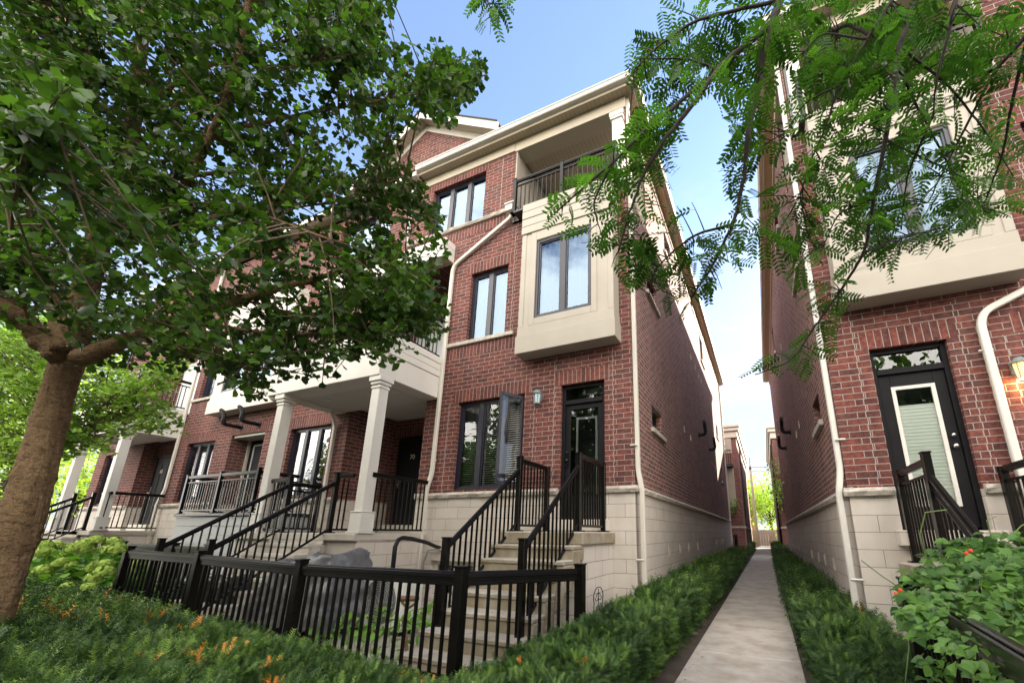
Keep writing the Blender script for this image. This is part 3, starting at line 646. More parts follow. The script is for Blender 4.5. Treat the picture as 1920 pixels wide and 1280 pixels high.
# eaves, gable, roof
eaves(house, -7.42, -1.65, BACK + .2)
m = MB(); m.box(HL - .3, -7.43, F - .18, F + .02, 10.25, 10.27); m.build('front_soffit', SOFX, house)
m = MB(); m.box(HL - .3, -7.44, F - .30, F - .17, 10.28, 10.42); m.build('gutter', WHITE, house, .01)
gx, gz, gs, gb = -7.57, 12.50, .634, 10.36
gw = (gz - gb) / gs; yg = F - .02
m = MB(); m.prism([(gx - gw + .2, yg, gb), (gx + gw - .2, yg, gb), (gx, yg, gz - .14)], (0, .2, 0)); m.build('gable_wall', BRICK, house)
for s in (-1, 1):
    e = (gx + s * (gz - 10.82) / gs, 10.82)
    m = MB(); m.prism([(gx, F - .32, gz - .02), (e[0], F - .32, e[1] - .02), (e[0], F - .32, e[1] - .26), (gx, F - .32, gz - .26)], (0, .03, 0)); m.build('barge_board', WHITE, house)
    m = MB(); m.prism([(gx, F - .29, gz - .20), (e[0], F - .29, e[1] - .20), (e[0], F - .29, e[1] - .22), (gx, F - .29, gz - .22)], (0, .27, 0)); m.build('gable_soffit', SOFX, house)
    m = MB(); m.prism([(gx, F - .05, gz - .225), (e[0], F - .05, e[1] - .225), (e[0], F - .05, e[1] - .42), (gx, F - .05, gz - .42)], (0, .03, 0)); m.build('gable_frieze', CREAM, house)
    m = MB(); m.prism([(gx, F - .35, gz + .01), (e[0], F - .35, e[1] + .01), (e[0], F - .35, e[1] - .018), (gx, F - .35, gz - .018)], (0, 8, 0)); m.build('gable_roof', ROOFM, house)
m = MB(); rx = -7.3; yr = 16
m.quad((-1.58, F - .30, 10.5), (-1.58, BACK + .2, 10.5), (-5.5, yr + 4, 13.2), (-5.5, F + 6, 13.2)); m.quad((HL, F - .28, 10.44), (-1.58, F - .30, 10.5), (-5.5, F + 6, 13.2), (HL, F + 6, 13.2)); m.quad((-1.58, BACK + .2, 10.5), (HL, BACK + .3, 10.5), (HL, yr + 4, 13.2), (-5.5, yr + 4, 13.2)); m.quad((HL, F + 6, 13.2), (-5.5, F + 6, 13.2), (-5.5, yr + 4, 13.2), (HL, yr + 4, 13.2)); m.quad((HL, F - .28, 10.44), (HL, F + 6, 13.2), (HL, yr + 4, 13.2), (HL, BACK + .3, 10.5))
m.build('roof', ROOFM, house)

# ------------------------------------------------------------------ right-hand townhouse: the mirrored end unit
MB.XF = (-1, -.82, -.15)
rhouse = thing('townhouse', (3, F, 0), 'red brick townhouse right of the alley with a lit wall lantern', 'townhouse')
m = MB(); wall(m, PF, -7.6, XL, 2.04, 10.12, [(-5.62, -4.02, 2.13, 3.94), (-3.24, -2.38, 2.0, 3.99), (-5.58, -4.58, 5.33, 7.0), (-7.05, -5.40, 8.46, 9.86), (-4.55, XL + .5, 8.05, 10.06, .05)]); m.build('front_brick_wall', BRICK, rhouse)
m = MB(); wall(m, PF, -7.6, XL, -.5, 2.04, [(-3.24, -2.38, 1.55, 2.1)]); m.build('front_stone_base', STONE, rhouse)
m = MB(); m.quad((-7.6, F, -.5), (-7.6, BACK, -.5), (-7.6, BACK, 10.12), (-7.6, F, 10.12)); m.quad((-7.6, BACK, -.5), (XL, BACK, -.5), (XL, BACK, 10.12), (-7.6, BACK, 10.12)); m.build('rear_brick_wall', BRICK, rhouse)
for a, b in ((-7.6, -3.25), (-2.37, XL + .06)): ledge_bar(rhouse, PF, a, b, 1.985, 2.10)
end_unit(rhouse, lit=True, casement=False, whitedoor=True, lan=(-3.82, 3.38)); side_wall(rhouse, True)
window(rhouse, PF, -7.05, -5.40, 8.46, 9.86, 3, back='curtain')
eaves(rhouse, -7.6, -1.65, BACK + .2)
downspout(rhouse, [(XL + .045, F + .06, 10.3), (XL + .045, F + .06, 2.35), (XL + .11, F + .03, 2.02), (XL + .11, F + .03, .2)], .075, .085, WHITE, [(XL + .0, F - .02, 7.2), (XL + .0, F - .02, 2.75), (XL + .06, F - .03, .95)])
downspout(rhouse, [(-4.7, F - .06, 4.75), (-3.66, F - .06, 4.27), (-3.59, F - .06, 4.12), (-3.58, F - .06, .4)], .085, .07, WHITE, [(-3.58, F - .06, 3.75)])
m = MB(); m.quad((-1.58, F - .30, 10.5), (-1.58, BACK + .2, 10.5), (-5.5, 20, 13.2), (-5.5, 12, 13.2)); m.quad((-7.7, F - .30, 10.5), (-1.58, F - .30, 10.5), (-5.5, 12, 13.2), (-7.7, 12, 13.2)); m.quad((-1.58, BACK + .2, 10.5), (-7.7, BACK + .3, 10.5), (-7.7, 20, 13.2), (-5.5, 20, 13.2)); m.quad((-7.7, 12, 13.2), (-5.5, 12, 13.2), (-5.5, 20, 13.2), (-7.7, 20, 13.2)); m.build('roof', ROOFM, rhouse)
balcony_rail('black balcony railing on the top floor of the right-hand townhouse, mostly behind leaves')
MB.XF = None
balcony_rail('black balcony railing above the beige bay of the left townhouse')

# ------------------------------------------------------------------ stairs and railings
def stairs(name, x0, x1, ytop, ybase, ztop, n, tread, label, yback, cheek=True, sm=CONC):
    lx = (x0 + x1) / 2
    if MB.XF: lx = MB.XF[0] * lx + MB.XF[1]
    t = thing(name, (lx, ytop, 0), label, 'stairs')
    r = ztop / n; m = MB()
    m.box(x0 - .03, x1 + .03, ytop, yback, ztop - .17, ztop)
    for i in range(1, n):
        z = ztop - r * i; y = ytop - tread * i
        m.box(x0, x1 - (.0 if i else 0), y - .02, ytop + .05 if i == 1 else y + tread + .02, z - .06, z); m.box(x0 + .005, x1 - .005, y, y + tread + .01, z - r - .2, z - .055)
    m.box(x0 + .005, x1 - .005, ytop + .02, ytop + .12, ztop - r - .2, ztop - .165)
    m.build('steps', sm, t, .014)
    m = MB(); m.box(x0 + .02, x1 - .02, ytop + .1, yback - .002, -.3, ztop - .17)
    n2 = int(n * .6)
    m.build('landing_base', STONE, t)
    return t
ent = stairs('entrance_stairs', -3.50, -2.24, 5.10, 0, 1.36, 8, .235, 'weathered concrete steps up to the glazed door of the left townhouse', F - .003)
railing('stair_railing', (-2.36, 4.6, 0), 'black stair railing on the alley side of the left concrete steps', 'railing',
        [(-2.36, 3.86, .12, 1.29), (-2.36, 5.28, 1.36, 2.46), (-2.36, 6.26, 1.36, 2.46)],
        [((-2.36, 3.90, 1.20), (-2.36, 5.24, 2.24), .80), ((-2.36, 5.32, 2.42), (-2.36, 6.22, 2.42), .98)], double=False)
railing('stair_railing', (-3.44, 4.6, 0), 'black stair railing on the window side of the left concrete steps', 'railing',
        [(-3.42, 3.90, .12, 1.29), (-3.42, 5.40, 1.36, 2.50), (-3.42, 6.30, 1.36, 2.46)],
        [((-3.42, 3.94, 1.20), (-3.42, 5.36, 2.27), .80), ((-3.42, 5.44, 2.43), (-3.42, 6.26, 2.43), .98)], double=False)
stairs('porch_stairs', -8.35, -6.92, 4.84, 0, 1.30, 8, .20, 'concrete steps up to the white-columned porch', 4.86, sm=SLAB)
railing('porch_railing', (-6.9, 4.8, 0), 'black railing along the white-columned porch and down its right side', 'railing',
        [(-6.92, 3.28, .15, 1.23), (-6.92, 4.93, 1.31, 2.36)], [((-6.92, 3.32, 1.12), (-6.92, 4.89, 2.16), .80), ((-6.88, 4.95, 2.30), (-6.55, 4.98, 2.30), .93), ((-6.15, 5.02, 2.30), (-6.14, 6.34, 2.30), .93)], double=False)
railing('porch_railing', (-8.2, 4.8, 0), 'black railing down the left side of the porch steps', 'railing',
        [(-8.22, 3.28, .15, 1.23), (-8.22, 4.93, 1.31, 2.36)], [((-8.22, 3.32, 1.12), (-8.22, 4.89, 2.16), .80), ((-8.26, 4.95, 2.30), (-8.9, 5.0, 2.30), .93)])
railing('porch_back_railing', (-9.3, 5.6, 1.3), 'short black railing closing the left end of the porch, with a wide middle post', 'railing',
        [(-9.34, 5.3, 1.31, 2.4), (-9.34, 6.28, 1.31, 2.36)], [((-9.34, 5.34, 2.32), (-9.34, 6.24, 2.32), .93)], double=True)
railing('balcony_railing', (-11.6, 5.5, 1.72), 'black railing round the small raised balcony with grey siding', 'railing',
        [(-13.2, 5.47, 1.72, 2.68), (-11.75, 5.47, 1.72, 2.70), (-10.3, 5.47, 1.72, 2.72)],
        [((-13.16, 5.47, 2.62), (-11.79, 5.47, 2.62), .82), ((-11.71, 5.47, 2.62), (-10.34, 5.47, 2.62), .82), ((-10.3, 5.51, 2.62), (-10.3, 6.36, 2.62), .82), ((-13.2, 5.51, 2.62), (-13.2, 6.36, 2.62), .82)], double=True)
railing('terrace_railing', (-6.3, 5.6, 4.9), 'black railing on the terrace over the porch roof, behind the tree leaves', 'railing',
        [(-6.25, 4.95, 4.98, 6.0), (-7.7, 4.95, 4.98, 6.0), (-9.3, 4.95, 4.98, 6.0)],
        [((-6.25, 4.99, 5.93), (-6.25, 6.36, 5.93), .85), ((-6.29, 4.95, 5.93), (-7.66, 4.95, 5.93), .85), ((-7.74, 4.95, 5.93), (-9.26, 4.95, 5.93), .85)], double=True)
stairs('porch_stairs', -18.6, -17.3, 5.08, 0, 1.30, 8, .22, 'far concrete steps up to the next porch along the row', 5.12, sm=SLAB)
railing('porch_railing', (-17.3, 5.0, 0), 'black railing beside the far porch of the row, left of the tree trunk', 'railing',
        [(-17.3, 3.5, .15, 1.25), (-17.3, 5.18, 1.31, 2.36), (-18.55, 3.5, .15, 1.25), (-18.55, 5.18, 1.31, 2.36)],
        [((-17.3, 3.54, 1.15), (-17.3, 5.14, 2.2), .82), ((-18.55, 3.54, 1.15), (-18.55, 5.14, 2.2), .82), ((-16.4, 5.3, 2.32), (-16.4, 6.34, 2.32), .93), ((-17.0, 5.25, 2.32), (-16.45, 5.25, 2.32), .93)])
railing('terrace_railing', (-16.6, 5.6, 4.9), 'black railing on the terrace over the far porch roof', 'railing',
        [(-16.66, 5.2, 4.98, 6.0), (-19.7, 5.2, 4.98, 6.0)], [((-16.66, 5.24, 5.93), (-16.66, 6.36, 5.93), .85), ((-16.7, 5.2, 5.93), (-19.66, 5.2, 5.93), .85)], double=True)
# garden fences
def fence(name, pts, label, tops, zb=.08, pw=.095, group=None):
    P = [Vector((p[0], p[1], 0)) for p in pts]
    posts = [(p[0], p[1], zb - .2, t) for p, t in zip(pts, tops)]
    spans = []
    for i in range(len(pts) - 1):
        d = (P[i + 1] - P[i]).normalized() * (pw / 2)
        a, b = P[i] + d, P[i + 1] - d; a.z = tops[i] - .085; b.z = tops[i + 1] - .085
        spans.append((a, b, tops[i] - .085 - zb - .08))
    return railing(name, ((pts[0][0] + pts[-1][0]) / 2, pts[0][1], 0), label, 'fence', posts, spans, group, pw=pw, bal=.112, bw=.024, fence=True)
fence('garden_fence', [(-8.62, 3.1), (-6.72, 3.1), (-4.70, 3.1), (-2.50, 3.08), (-1.86, 4.22)], 'low black metal fence running above the yew bed and turning along the concrete steps', (1.115, 1.095, 1.05, 1.06, 1.03))
fence('garden_fence', [(-16.0, 4.2), (-14.0, 4.2), (-12.0, 4.2), (-10.0, 4.2), (-8.7, 4.1)], 'farther low black fence behind the hydrangeas', (1.12,) * 5)
fence('garden_fence', [(.83, 3.5), (.62, 1.15), (.60, -.8)], 'low black fence under the climbing bean plant on the right', (1.08, 1.07, 1.07))
MB.XF = (-1, -.82, -.33)
stairs('entrance_stairs', -3.50, -2.30, 5.10, 0, 1.36, 8, .235, 'concrete steps up to the dark door of the right-hand townhouse', F - .003)
railing('stair_railing', (1.6, 4.6, 0), 'black stair railing on the alley side of the right-hand steps', 'railing',
        [(-2.42, 3.86, .12, 1.29), (-2.42, 5.28, 1.36, 2.52), (-2.42, 6.26, 1.36, 2.46)],
        [((-2.42, 3.90, 1.20), (-2.42, 5.24, 2.24), .80), ((-2.42, 5.32, 2.42), (-2.42, 6.22, 2.42), .98)], double=True)
railing('stair_railing', (2.6, 4.6, 0), 'black stair railing at the right edge of the photo below the lantern', 'railing',
        [(-3.42, 3.90, .12, 1.29), (-3.42, 5.40, 1.36, 2.50), (-3.42, 6.30, 1.36, 2.46)],
        [((-3.42, 3.94, 1.20), (-3.42, 5.36, 2.27), .80), ((-3.42, 5.44, 2.43), (-3.42, 6.26, 2.43), .98)], double=True)
MB.XF = None

# ------------------------------------------------------------------ ground
def sheet(name, x0, x1, y0, y1, z, mat, kind='structure', label=None):
    o = MB().quad((x0, y0, z), (x1, y0, z), (x1, y1, z), (x0, y1, z)).build(name, mat); o['kind'] = kind; return o
sheet('ground', -600, 600, -600, 900, -.02, GROUND)
m = MB(); y = -.6; r = random.Random(3)
while y < 44: m.box(-.93, .21, y + .014, y + 1.516, -.10, .0 + r.uniform(-.003, .003)); y += 1.53
o = m.build('path', PATHM, None, .008); o['kind'] = 'structure'
sheet('patio', -9.5, -2.6, 3.2, 6.39, .004, PATHM)
sheet('street', -80, 80, -16, -2.5, -.012, ASPH)
sheet('rear_lane', -30, 40, 44.1, 50, -.010, PATHM)
m = MB(); m.box(-30, -1.2, 25.9, 28.9, -.06, .0); m.box(1.2, 30, 25.9, 28.9, -.06, .0); o = m.build('courtyard', PATHM); o['kind'] = 'structure'

# ------------------------------------------------------------------ world and sun
SUN_EL, SUN_AZ = 22.5, math.degrees(math.atan2(2.5, 4.4))     # toward +Y, a little to +X
w = bpy.data.worlds.new('World'); SC.world = w; w.use_nodes = True; nt = w.node_tree
bg = nt.nodes['Background']
sky = N(nt, 'ShaderNodeTexSky', sky_type='NISHITA'); sky.sun_disc = False; sky.sun_elevation = math.radians(SUN_EL); sky.sun_rotation = math.radians(SUN_AZ)
sky.air_density = 1.0; sky.dust_density = .6; sky.ozone_density = 2.0
tc = N(nt, 'ShaderNodeTexCoord').outputs['Generated']; sp = N(nt, 'ShaderNodeSeparateXYZ'); nt.links.new(tc, sp.inputs[0])
def M2(op, a, b=None, c=None, clamp=False):
    n = N(nt, 'ShaderNodeMath', operation=op, use_clamp=clamp)
    for i, v in enumerate((a, b, c)):
        if v is None: continue
        if isinstance(v, (int, float)): n.inputs[i].default_value = v
        else: nt.links.new(v, n.inputs[i])
    return n.outputs[0]
def sstep(v, lo, hi):
    n = N(nt, 'ShaderNodeMapRange', interpolation_type='SMOOTHSTEP'); nt.links.new(v, n.inputs[0]); n.inputs[1].default_value = lo; n.inputs[2].default_value = hi; return n.outputs[0]
mp = N(nt, 'ShaderNodeMapping'); mp.inputs['Scale'].default_value = (1, 1, 2.2); nt.links.new(tc, mp.inputs[0])
nz = noise(nt, mp.outputs[0], 2.3, 8, .6)
# thin white haze low over the alley, unseen fill-light cloud added behind the photographer
hz = M2('MULTIPLY', sstep(M2('ADD', sp.outputs[2], M2('MULTIPLY', M2('SUBTRACT', nz, .5), -.5)), .74, .10), .95)
fill_bank = M2('MULTIPLY', M2('MULTIPLY', sstep(sp.outputs[1], .05, -.35), sstep(sp.outputs[2], 1.0, .75)), sstep(M2('ADD', nz, M2('MULTIPLY', sp.outputs[2], .10)), .38, .56))
c0 = mixc(nt, .10, mixc(nt, 1, sky.outputs[0], (.66, .75, .90), 'MULTIPLY'), (3.2, 3.6, 4.0))
c1 = mixc(nt, hz, c0, (1.7, 1.86, 2.1))
mpc = N(nt, 'ShaderNodeMapping'); mpc.inputs['Scale'].default_value = (1, 1, 2.6); mpc.inputs['Location'].default_value = (3.1, .4, 1.7); nt.links.new(tc, mpc.inputs[0])
c1 = mixc(nt, M2('MULTIPLY', sstep(noise(nt, mpc.outputs[0], 3.2, 9, .62), .50, .72), M2('MULTIPLY', sstep(sp.outputs[2], .85, .45), .75)), c1, (2.25, 2.3, 2.35))
c2 = mixc(nt, fill_bank, c1, (14.5, 13.6, 12.2))
nt.links.new(c2, bg.inputs[0]); bg.inputs[1].default_value = .092
sd = bpy.data.lights.new('sun', 'SUN'); sd.energy = 5; sd.angle = math.radians(.5); sd.color = (1, .90, .76)
so = bpy.data.objects.new('sun', sd); COL.objects.link(so)
el, az = math.radians(SUN_EL), math.radians(SUN_AZ)
tos = Vector((math.sin(az) * math.cos(el), math.cos(az) * math.cos(el), math.sin(el)))
so.rotation_euler = tos.to_track_quat('Z', 'Y').to_euler(); so.location = (10, 30, 30)
SC.view_settings.view_transform = 'Standard'; SC.view_settings.look = 'None'; SC.view_settings.gamma = 1; SC.view_settings.exposure = 2.45
SC.cycles.max_bounces = 8; SC.cycles.transparent_max_bounces = 12

# ------------------------------------------------------------------ vegetation helpers
def vnoise(p, s, seed=0):
    p = np.asarray(p, float) * s + seed * 17.3
    a = np.sin(p[:, 0] * 1.7 + 1.3 * np.sin(p[:, 1] * 1.1 + seed)) + np.sin(p[:, 1] * 2.1 + 1.1 * np.sin(p[:, 0] * 1.3)) + .6 * np.sin(p[:, 0] * 4.1 + p[:, 1] * 3.3 + seed) + .5 * np.sin(p[:, 0] * 7.3 - p[:, 1] * 6.1)
    return a / 3.1
def nrm(v): return v / np.maximum(np.linalg.norm(v, axis=-1, keepdims=True), 1e-9)
def frames(fwd, up):                          # columns: x (side), y (forward), z (normal)
    f = nrm(fwd); x = nrm(np.cross(f, up)); z = np.cross(x, f)
    return np.stack([x, f, z], -1)
def scatter(name, tv, tf, pos, R, sc, tint, mat, parent=None, extra=None):
    tv = np.asarray(tv, float); n, k = len(pos), len(tv)
    sc = np.asarray(sc, float); sc = sc[:, None] if sc.ndim == 1 else sc
    V = np.einsum('nij,nkj->nki', R, tv[None] * sc[:, None, :]) + np.asarray(pos)[:, None, :]
    o0 = np.array(wloc(parent) if parent else (0, 0, 0)); V = (V - o0).reshape(-1, 3)
    fl = np.concatenate([np.asarray(f) for f in tf]); ln = np.array([len(f) for f in tf])
    L = (fl[None] + (np.arange(n) * k)[:, None]).reshape(-1)
    T = np.tile(ln, n); S = np.concatenate([[0], np.cumsum(T)[:-1]])
    me = bpy.data.meshes.new(name); me.vertices.add(len(V)); me.loops.add(len(L)); me.polygons.add(len(T))
    me.vertices.foreach_set('co', V.astype(np.float32).ravel()); me.loops.foreach_set('vertex_index', L.astype(np.int32))
    me.polygons.foreach_set('loop_start', S.astype(np.int32)); me.polygons.foreach_set('loop_total', T.astype(np.int32))
    me.update(calc_edges=True)
    a = me.attributes.new('tint', 'FLOAT', 'POINT'); a.data.foreach_set('value', np.repeat(np.asarray(tint, np.float32), k))
    me.materials.append(mat); o = bpy.data.objects.new(name, me); COL.objects.link(o)
    if parent: o.parent = parent
    return o
def inpoly(p, poly):
    poly = np.asarray(poly, float); x, y = p[:, 0], p[:, 1]; c = np.zeros(len(p), bool); j = len(poly) - 1
    for i in range(len(poly)):
        xi, yi, xj, yj = *poly[i], *poly[j]
        c ^= ((yi > y) != (yj > y)) & (x < (xj - xi) * (y - yi) / (yj - yi + 1e-9) + xi); j = i
    return c
def rvec(n): return nrm(RNG.normal(size=(n, 3)))
UPV = np.array([0, 0, 1.0])
GINKGO_V = [(0, 0, 0), (-.50, .55, .10), (-.30, .88, .03), (-.03, .74, -.05), (.03, .74, -.05), (.30, .88, .03), (.50, .55, .10), (-.012, -.35, .02), (.012, -.35, .02)]
GINKGO_F = [(0, 2, 1), (0, 3, 2), (0, 4, 3), (0, 5, 4), (0, 6, 5), (0, 7, 8)]
GINKGO_V2 = [(0, 0, 0), (-.34, .50, .34), (-.24, .86, .22), (-.02, .70, -.02), (.05, .76, -.02), (.28, .80, .16), (.42, .46, .28), (-.012, -.35, .08), (.012, -.35, .08)]
GINKGO_V3 = [(0, 0, 0), (-.46, .48, -.06), (-.34, .80, -.24), (-.05, .80, -.10), (.0, .84, -.12), (.34, .84, -.30), (.54, .50, -.10), (-.012, -.4, -.04), (.012, -.4, -.04)]
OVAL_V = [(0, 0, 0), (-.22, .22, .03), (-.27, .5, .04), (-.14, .8, .0), (0, 1, -.06), (.14, .8, .0), (.27, .5, .04), (.22, .22, .03), (0, .5, -.02)]
OVAL_F = [(0, 8, 2, 1), (8, 4, 3, 2), (0, 7, 6, 8), (8, 6, 5, 4)]
def pinnate(droop, pairs=9):
    v, f = [], []
    def pt(t): return np.array([0, t * (1 - .25 * droop * t), -.45 * droop * t * t])
    for i in range(4):
        a, b = pt(i / 4), pt((i + 1) / 4); k = len(v); v += [a + (-.006, 0, 0), a + (.006, 0, 0), b + (.006, 0, 0), b + (-.006, 0, 0)]; f.append((k, k + 1, k + 2, k + 3))
    for i in range(pairs):
        t = .18 + .80 * i / (pairs - 1); c = pt(t); ln = .235 * (1 - .35 * abs(t - .5));  w = .040
        for s in (-1, 1):
            d = np.array([s * .88, .46, -.10]); n = np.array([-s * .46, .88, 0]); k = len(v)
            v += [c, c + d * ln * .35 + n * w, c + d * ln * .75 + n * w * .8, c + d * ln, c + d * ln * .75 - n * w * .8, c + d * ln * .35 - n * w]; f.append(tuple(range(k, k + 6)) if s < 0 else tuple(range(k + 5, k - 1, -1)))
    return [tuple(p) for p in v], f
def yewtwig(pairs=9):
    v = [(-.02, 0, 0), (.02, 0, 0), (0, 1, 0)]; f = [(0, 1, 2)]
    for i in range(pairs):
        t = .12 + .82 * i / (pairs - 1); ln = .30 * (1 - .5 * t)
        for s in (-1, 1):
            k = len(v); v += [(0, t - .030, 0), (0, t + .034, 0), (s * ln * .8, t + ln * .62, .05 * (1 if i % 2 else -1))]; f.append((k, k + 1, k + 2) if s > 0 else (k + 1, k, k + 2))
    return v, f
GINK = leafmat('ginkgo_leaf', (.017, .045, .008), (.098, .19, .030), .42, .40, .4)
GINK2 = leafmat('ginkgo_leaf_lit', (.10, .19, .04), (.34, .48, .10), .5, .4, .35)  # lighter copy of the leaf, reflected light put into its colour
LOCU = leafmat('locust_leaf', (.017, .054, .009), (.095, .215, .032), .45, .46, .3)
BEAN = leafmat('bean_leaf', (.020, .062, .012), (.14, .28, .05), .42, .3, .35)
HYDL = leafmat('hydrangea_leaf', (.045, .13, .02), (.20, .38, .06), .5, .3, .35)
FAR = leafmat('far_leaf', (.10, .19, .03), (.40, .52, .08), .6, .4, .2)
YEW = tintmat('yew_needles', [(0, (.012, .033, .007)), (.45, (.042, .094, .018)), (.86, (.18, .30, .05)), (.90, (.62, .20, .025)), (1, (.75, .30, .05))], .55, .3)
HYDF = tintmat('hydrangea_flower', [(0, (.16, .27, .03)), (1, (.40, .53, .11))], .7, .2)
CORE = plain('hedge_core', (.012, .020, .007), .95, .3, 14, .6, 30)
m_, nt_, b_ = newmat('bark'); tc_ = N(nt_, 'ShaderNodeTexCoord').outputs['Object']
mp_ = N(nt_, 'ShaderNodeMapping'); mp_.inputs['Scale'].default_value = (1, 1, .38); nt_.links.new(tc_, mp_.inputs[0])
f1_ = noise(nt_, mp_.outputs[0], 26, 8, .7); f2_ = noise(nt_, mp_.outputs[0], 7, 5)
mp2_ = N(nt_, 'ShaderNodeMapping'); mp2_.inputs['Scale'].default_value = (1, 1, 2.6); nt_.links.new(tc_, mp2_.inputs[0])
f3_ = noise(nt_, mp2_.outputs[0], 13, 6, .65); f4_ = noise(nt_, tc_, 60, 5, .7)
cc_ = mixc(nt_, f2_, (.24, .155, .085), (.40, .27, .155))
cc_ = mixc(nt_, ramp(nt_, f3_, [(.50, (0, 0, 0)), (.66, (.8, .8, .8))]), cc_, (.10, .065, .04))
cc_ = mixc(nt_, ramp(nt_, f4_, [(.48, (0, 0, 0)), (.70, (.7, .7, .7))]), cc_, (.085, .055, .035))
nt_.links.new(cc_, b_.inputs['Base Color']); b_.inputs['Roughness'].default_value = .92; b_.inputs['Specular IOR Level'].default_value = .1
hh_ = N(nt_, 'ShaderNodeMath', operation='MULTIPLY_ADD'); nt_.links.new(f4_, hh_.inputs[0]); hh_.inputs[1].default_value = -.6; hg_ = N(nt_, 'ShaderNodeMath', operation='SUBTRACT'); nt_.links.new(f1_, hg_.inputs[0]); nt_.links.new(f3_, hg_.inputs[1]); nt_.links.new(hg_.outputs[0], hh_.inputs[2]); bump(nt_, b_, hh_.outputs[0], 1.0, .06)
BARK = m_
BARKD = plain('dark_bark', (.034, .026, .022), .9, .35, 14, .6, 40)
TWIG = plain('twig_bark', (.11, .075, .045), .85, .3, 20)

def limb_pts(spec, n=7):
    P = [at(px, py, d=d) for px, py, d in spec]; out = []
    for a, b in zip(P, P[1:]):
        for i in range(n): out.append(a.lerp(b, i / n))
    out.append(P[-1])
    for _ in range(3): out = [out[0]] + [(out[i - 1] + out[i] * 2 + out[i + 1]) / 4 for i in range(1, len(out) - 1)] + [out[-1]]
    return out
def limbs_mesh(specs, seg=9):
    m = MB(); allp = []
    for spec, r0, r1 in specs:
        pts = limb_pts(spec); n = len(pts)
        pts = [p + Vector((random.gauss(0, 1), random.gauss(0, 1), random.gauss(0, 1))) * (r0 * .10 if 0 < i < n - 1 else 0) for i, p in enumerate(pts)]
        m.tube(pts, [r0 + (r1 - r0) * i / (n - 1) for i in range(n)], seg); allp += pts
    return m, np.array([tuple(p) for p in allp])
def twigs_and_leaves(targets, limbpts, frac, leaf_step, per, spread, twig_r=.005, droop=.12, maxl=1.25):
    m = MB(); pos, fwd = [], []
    for tpt in targets:
        dist = np.linalg.norm(limbpts - tpt, axis=1); j = np.argsort(dist)[RNG.integers(0, 14)]
        base = Vector(limbpts[j]); tip = Vector(tpt); L = (tip - base).length
        if L < .05 or L > maxl: continue
        mid = (base + tip) / 2 + Vector((0, 0, .10 * L)) + Vector(RNG.normal(size=3)) * .05 * L
        path = [base * (1 - t) ** 2 + mid * 2 * t * (1 - t) + tip * t * t for t in (0, .25, .5, .75, 1)]
        m.tube(path, [twig_r * 1.8, twig_r * 1.5, twig_r * 1.2, twig_r, twig_r * .5], 4, cap=False)
        s = max(1 - frac / L, .12); nn = max(2, int((1 - s) * L / leaf_step))
        for i in range(nn):
            t = s + (1 - s) * (i + RNG.random()) / nn
            c = base * (1 - t) ** 2 + mid * 2 * t * (1 - t) + tip * t * t; d = np.array((tip - mid).normalized())
            for _ in range(per):
                q = nrm(RNG.normal(size=3) + d * .5 + UPV * -droop * 2)
                pos.append(np.array(c) + q * spread * RNG.random()); fwd.append(q)
    return m, np.array(pos), np.array(fwd)

# ------------------------------------------------------------------ the big ginkgo on the left
tree = thing('ginkgo_tree', (-6.75, 1.6, 0), 'large ginkgo tree with thick ridged trunk filling the left of the photo', 'tree')
tp = [(-6.70, 1.55, -.1, .36), (-6.72, 1.57, .25, .285), (-6.75, 1.58, .7, .255), (-6.8, 1.6, 1.1, .235), (-6.80, 1.6, 1.22, .262), (-6.8, 1.6, 1.5, .248), (-6.85, 1.6, 1.78, .238), (-6.87, 1.6, 1.86, .262), (-6.9, 1.6, 2.0, .242), (-7.0, 1.6, 2.38, .236), (-7.01, 1.6, 2.46, .252), (-7.04, 1.6, 2.62, .232), (-7.09, 1.6, 3.05, .232), (-7.12, 1.61, 3.3, .25), (-7.14, 1.62, 3.52, .19)]
m = MB(); seg = 72; rr = random.Random(2)
fine = []
for (a, b) in zip(tp, tp[1:]):
    for k in range(12): t = k / 12; fine.append(tuple(a[i] + (b[i] - a[i]) * t for i in range(4)))
fine.append(tp[-1])
vs = []
for i, (x, y, z, r_) in enumerate((x, y, z, r_ * (.66 - .11 * min(1, max(0, (z - .8) / 1.6)))) for x, y, z, r_ in fine):
    for k in range(seg):
        th = 2 * math.pi * k / seg
        rad = r_ * (1 + .035 * math.sin(3 * th + z * 1.3) + .03 * math.sin(5 * th - z * 2.1) + .022 * math.sin(9 * th + z * 6) + .018 * math.sin(17 * th + 3 * math.sin(z * 5) + z * 2) + .016 * math.sin(29 * th - 4 * math.sin(z * 7 + th)) + .014 * math.sin(z * 46 + 4 * math.sin(3 * th)) + rr.uniform(-.016, .016))
        rad += .04 * math.exp(-((th - 3.7) ** 2) / .12 - ((z - .85) ** 2) / .01) + .045 * math.exp(-((th - 5.0) ** 2) / .2 - ((z - 1.35) ** 2) / .02)
        vs.append((x + rad * math.cos(th), y + rad * math.sin(th), z))
n_ = len(fine)
m.add(vs, [(i * seg + k, i * seg + (k + 1) % seg, (i + 1) * seg + (k + 1) % seg, (i + 1) * seg + k) for i in range(n_ - 1) for k in range(seg)])
trunk = m.build('trunk', BARK, tree, smooth=True)
D0 = 4.15
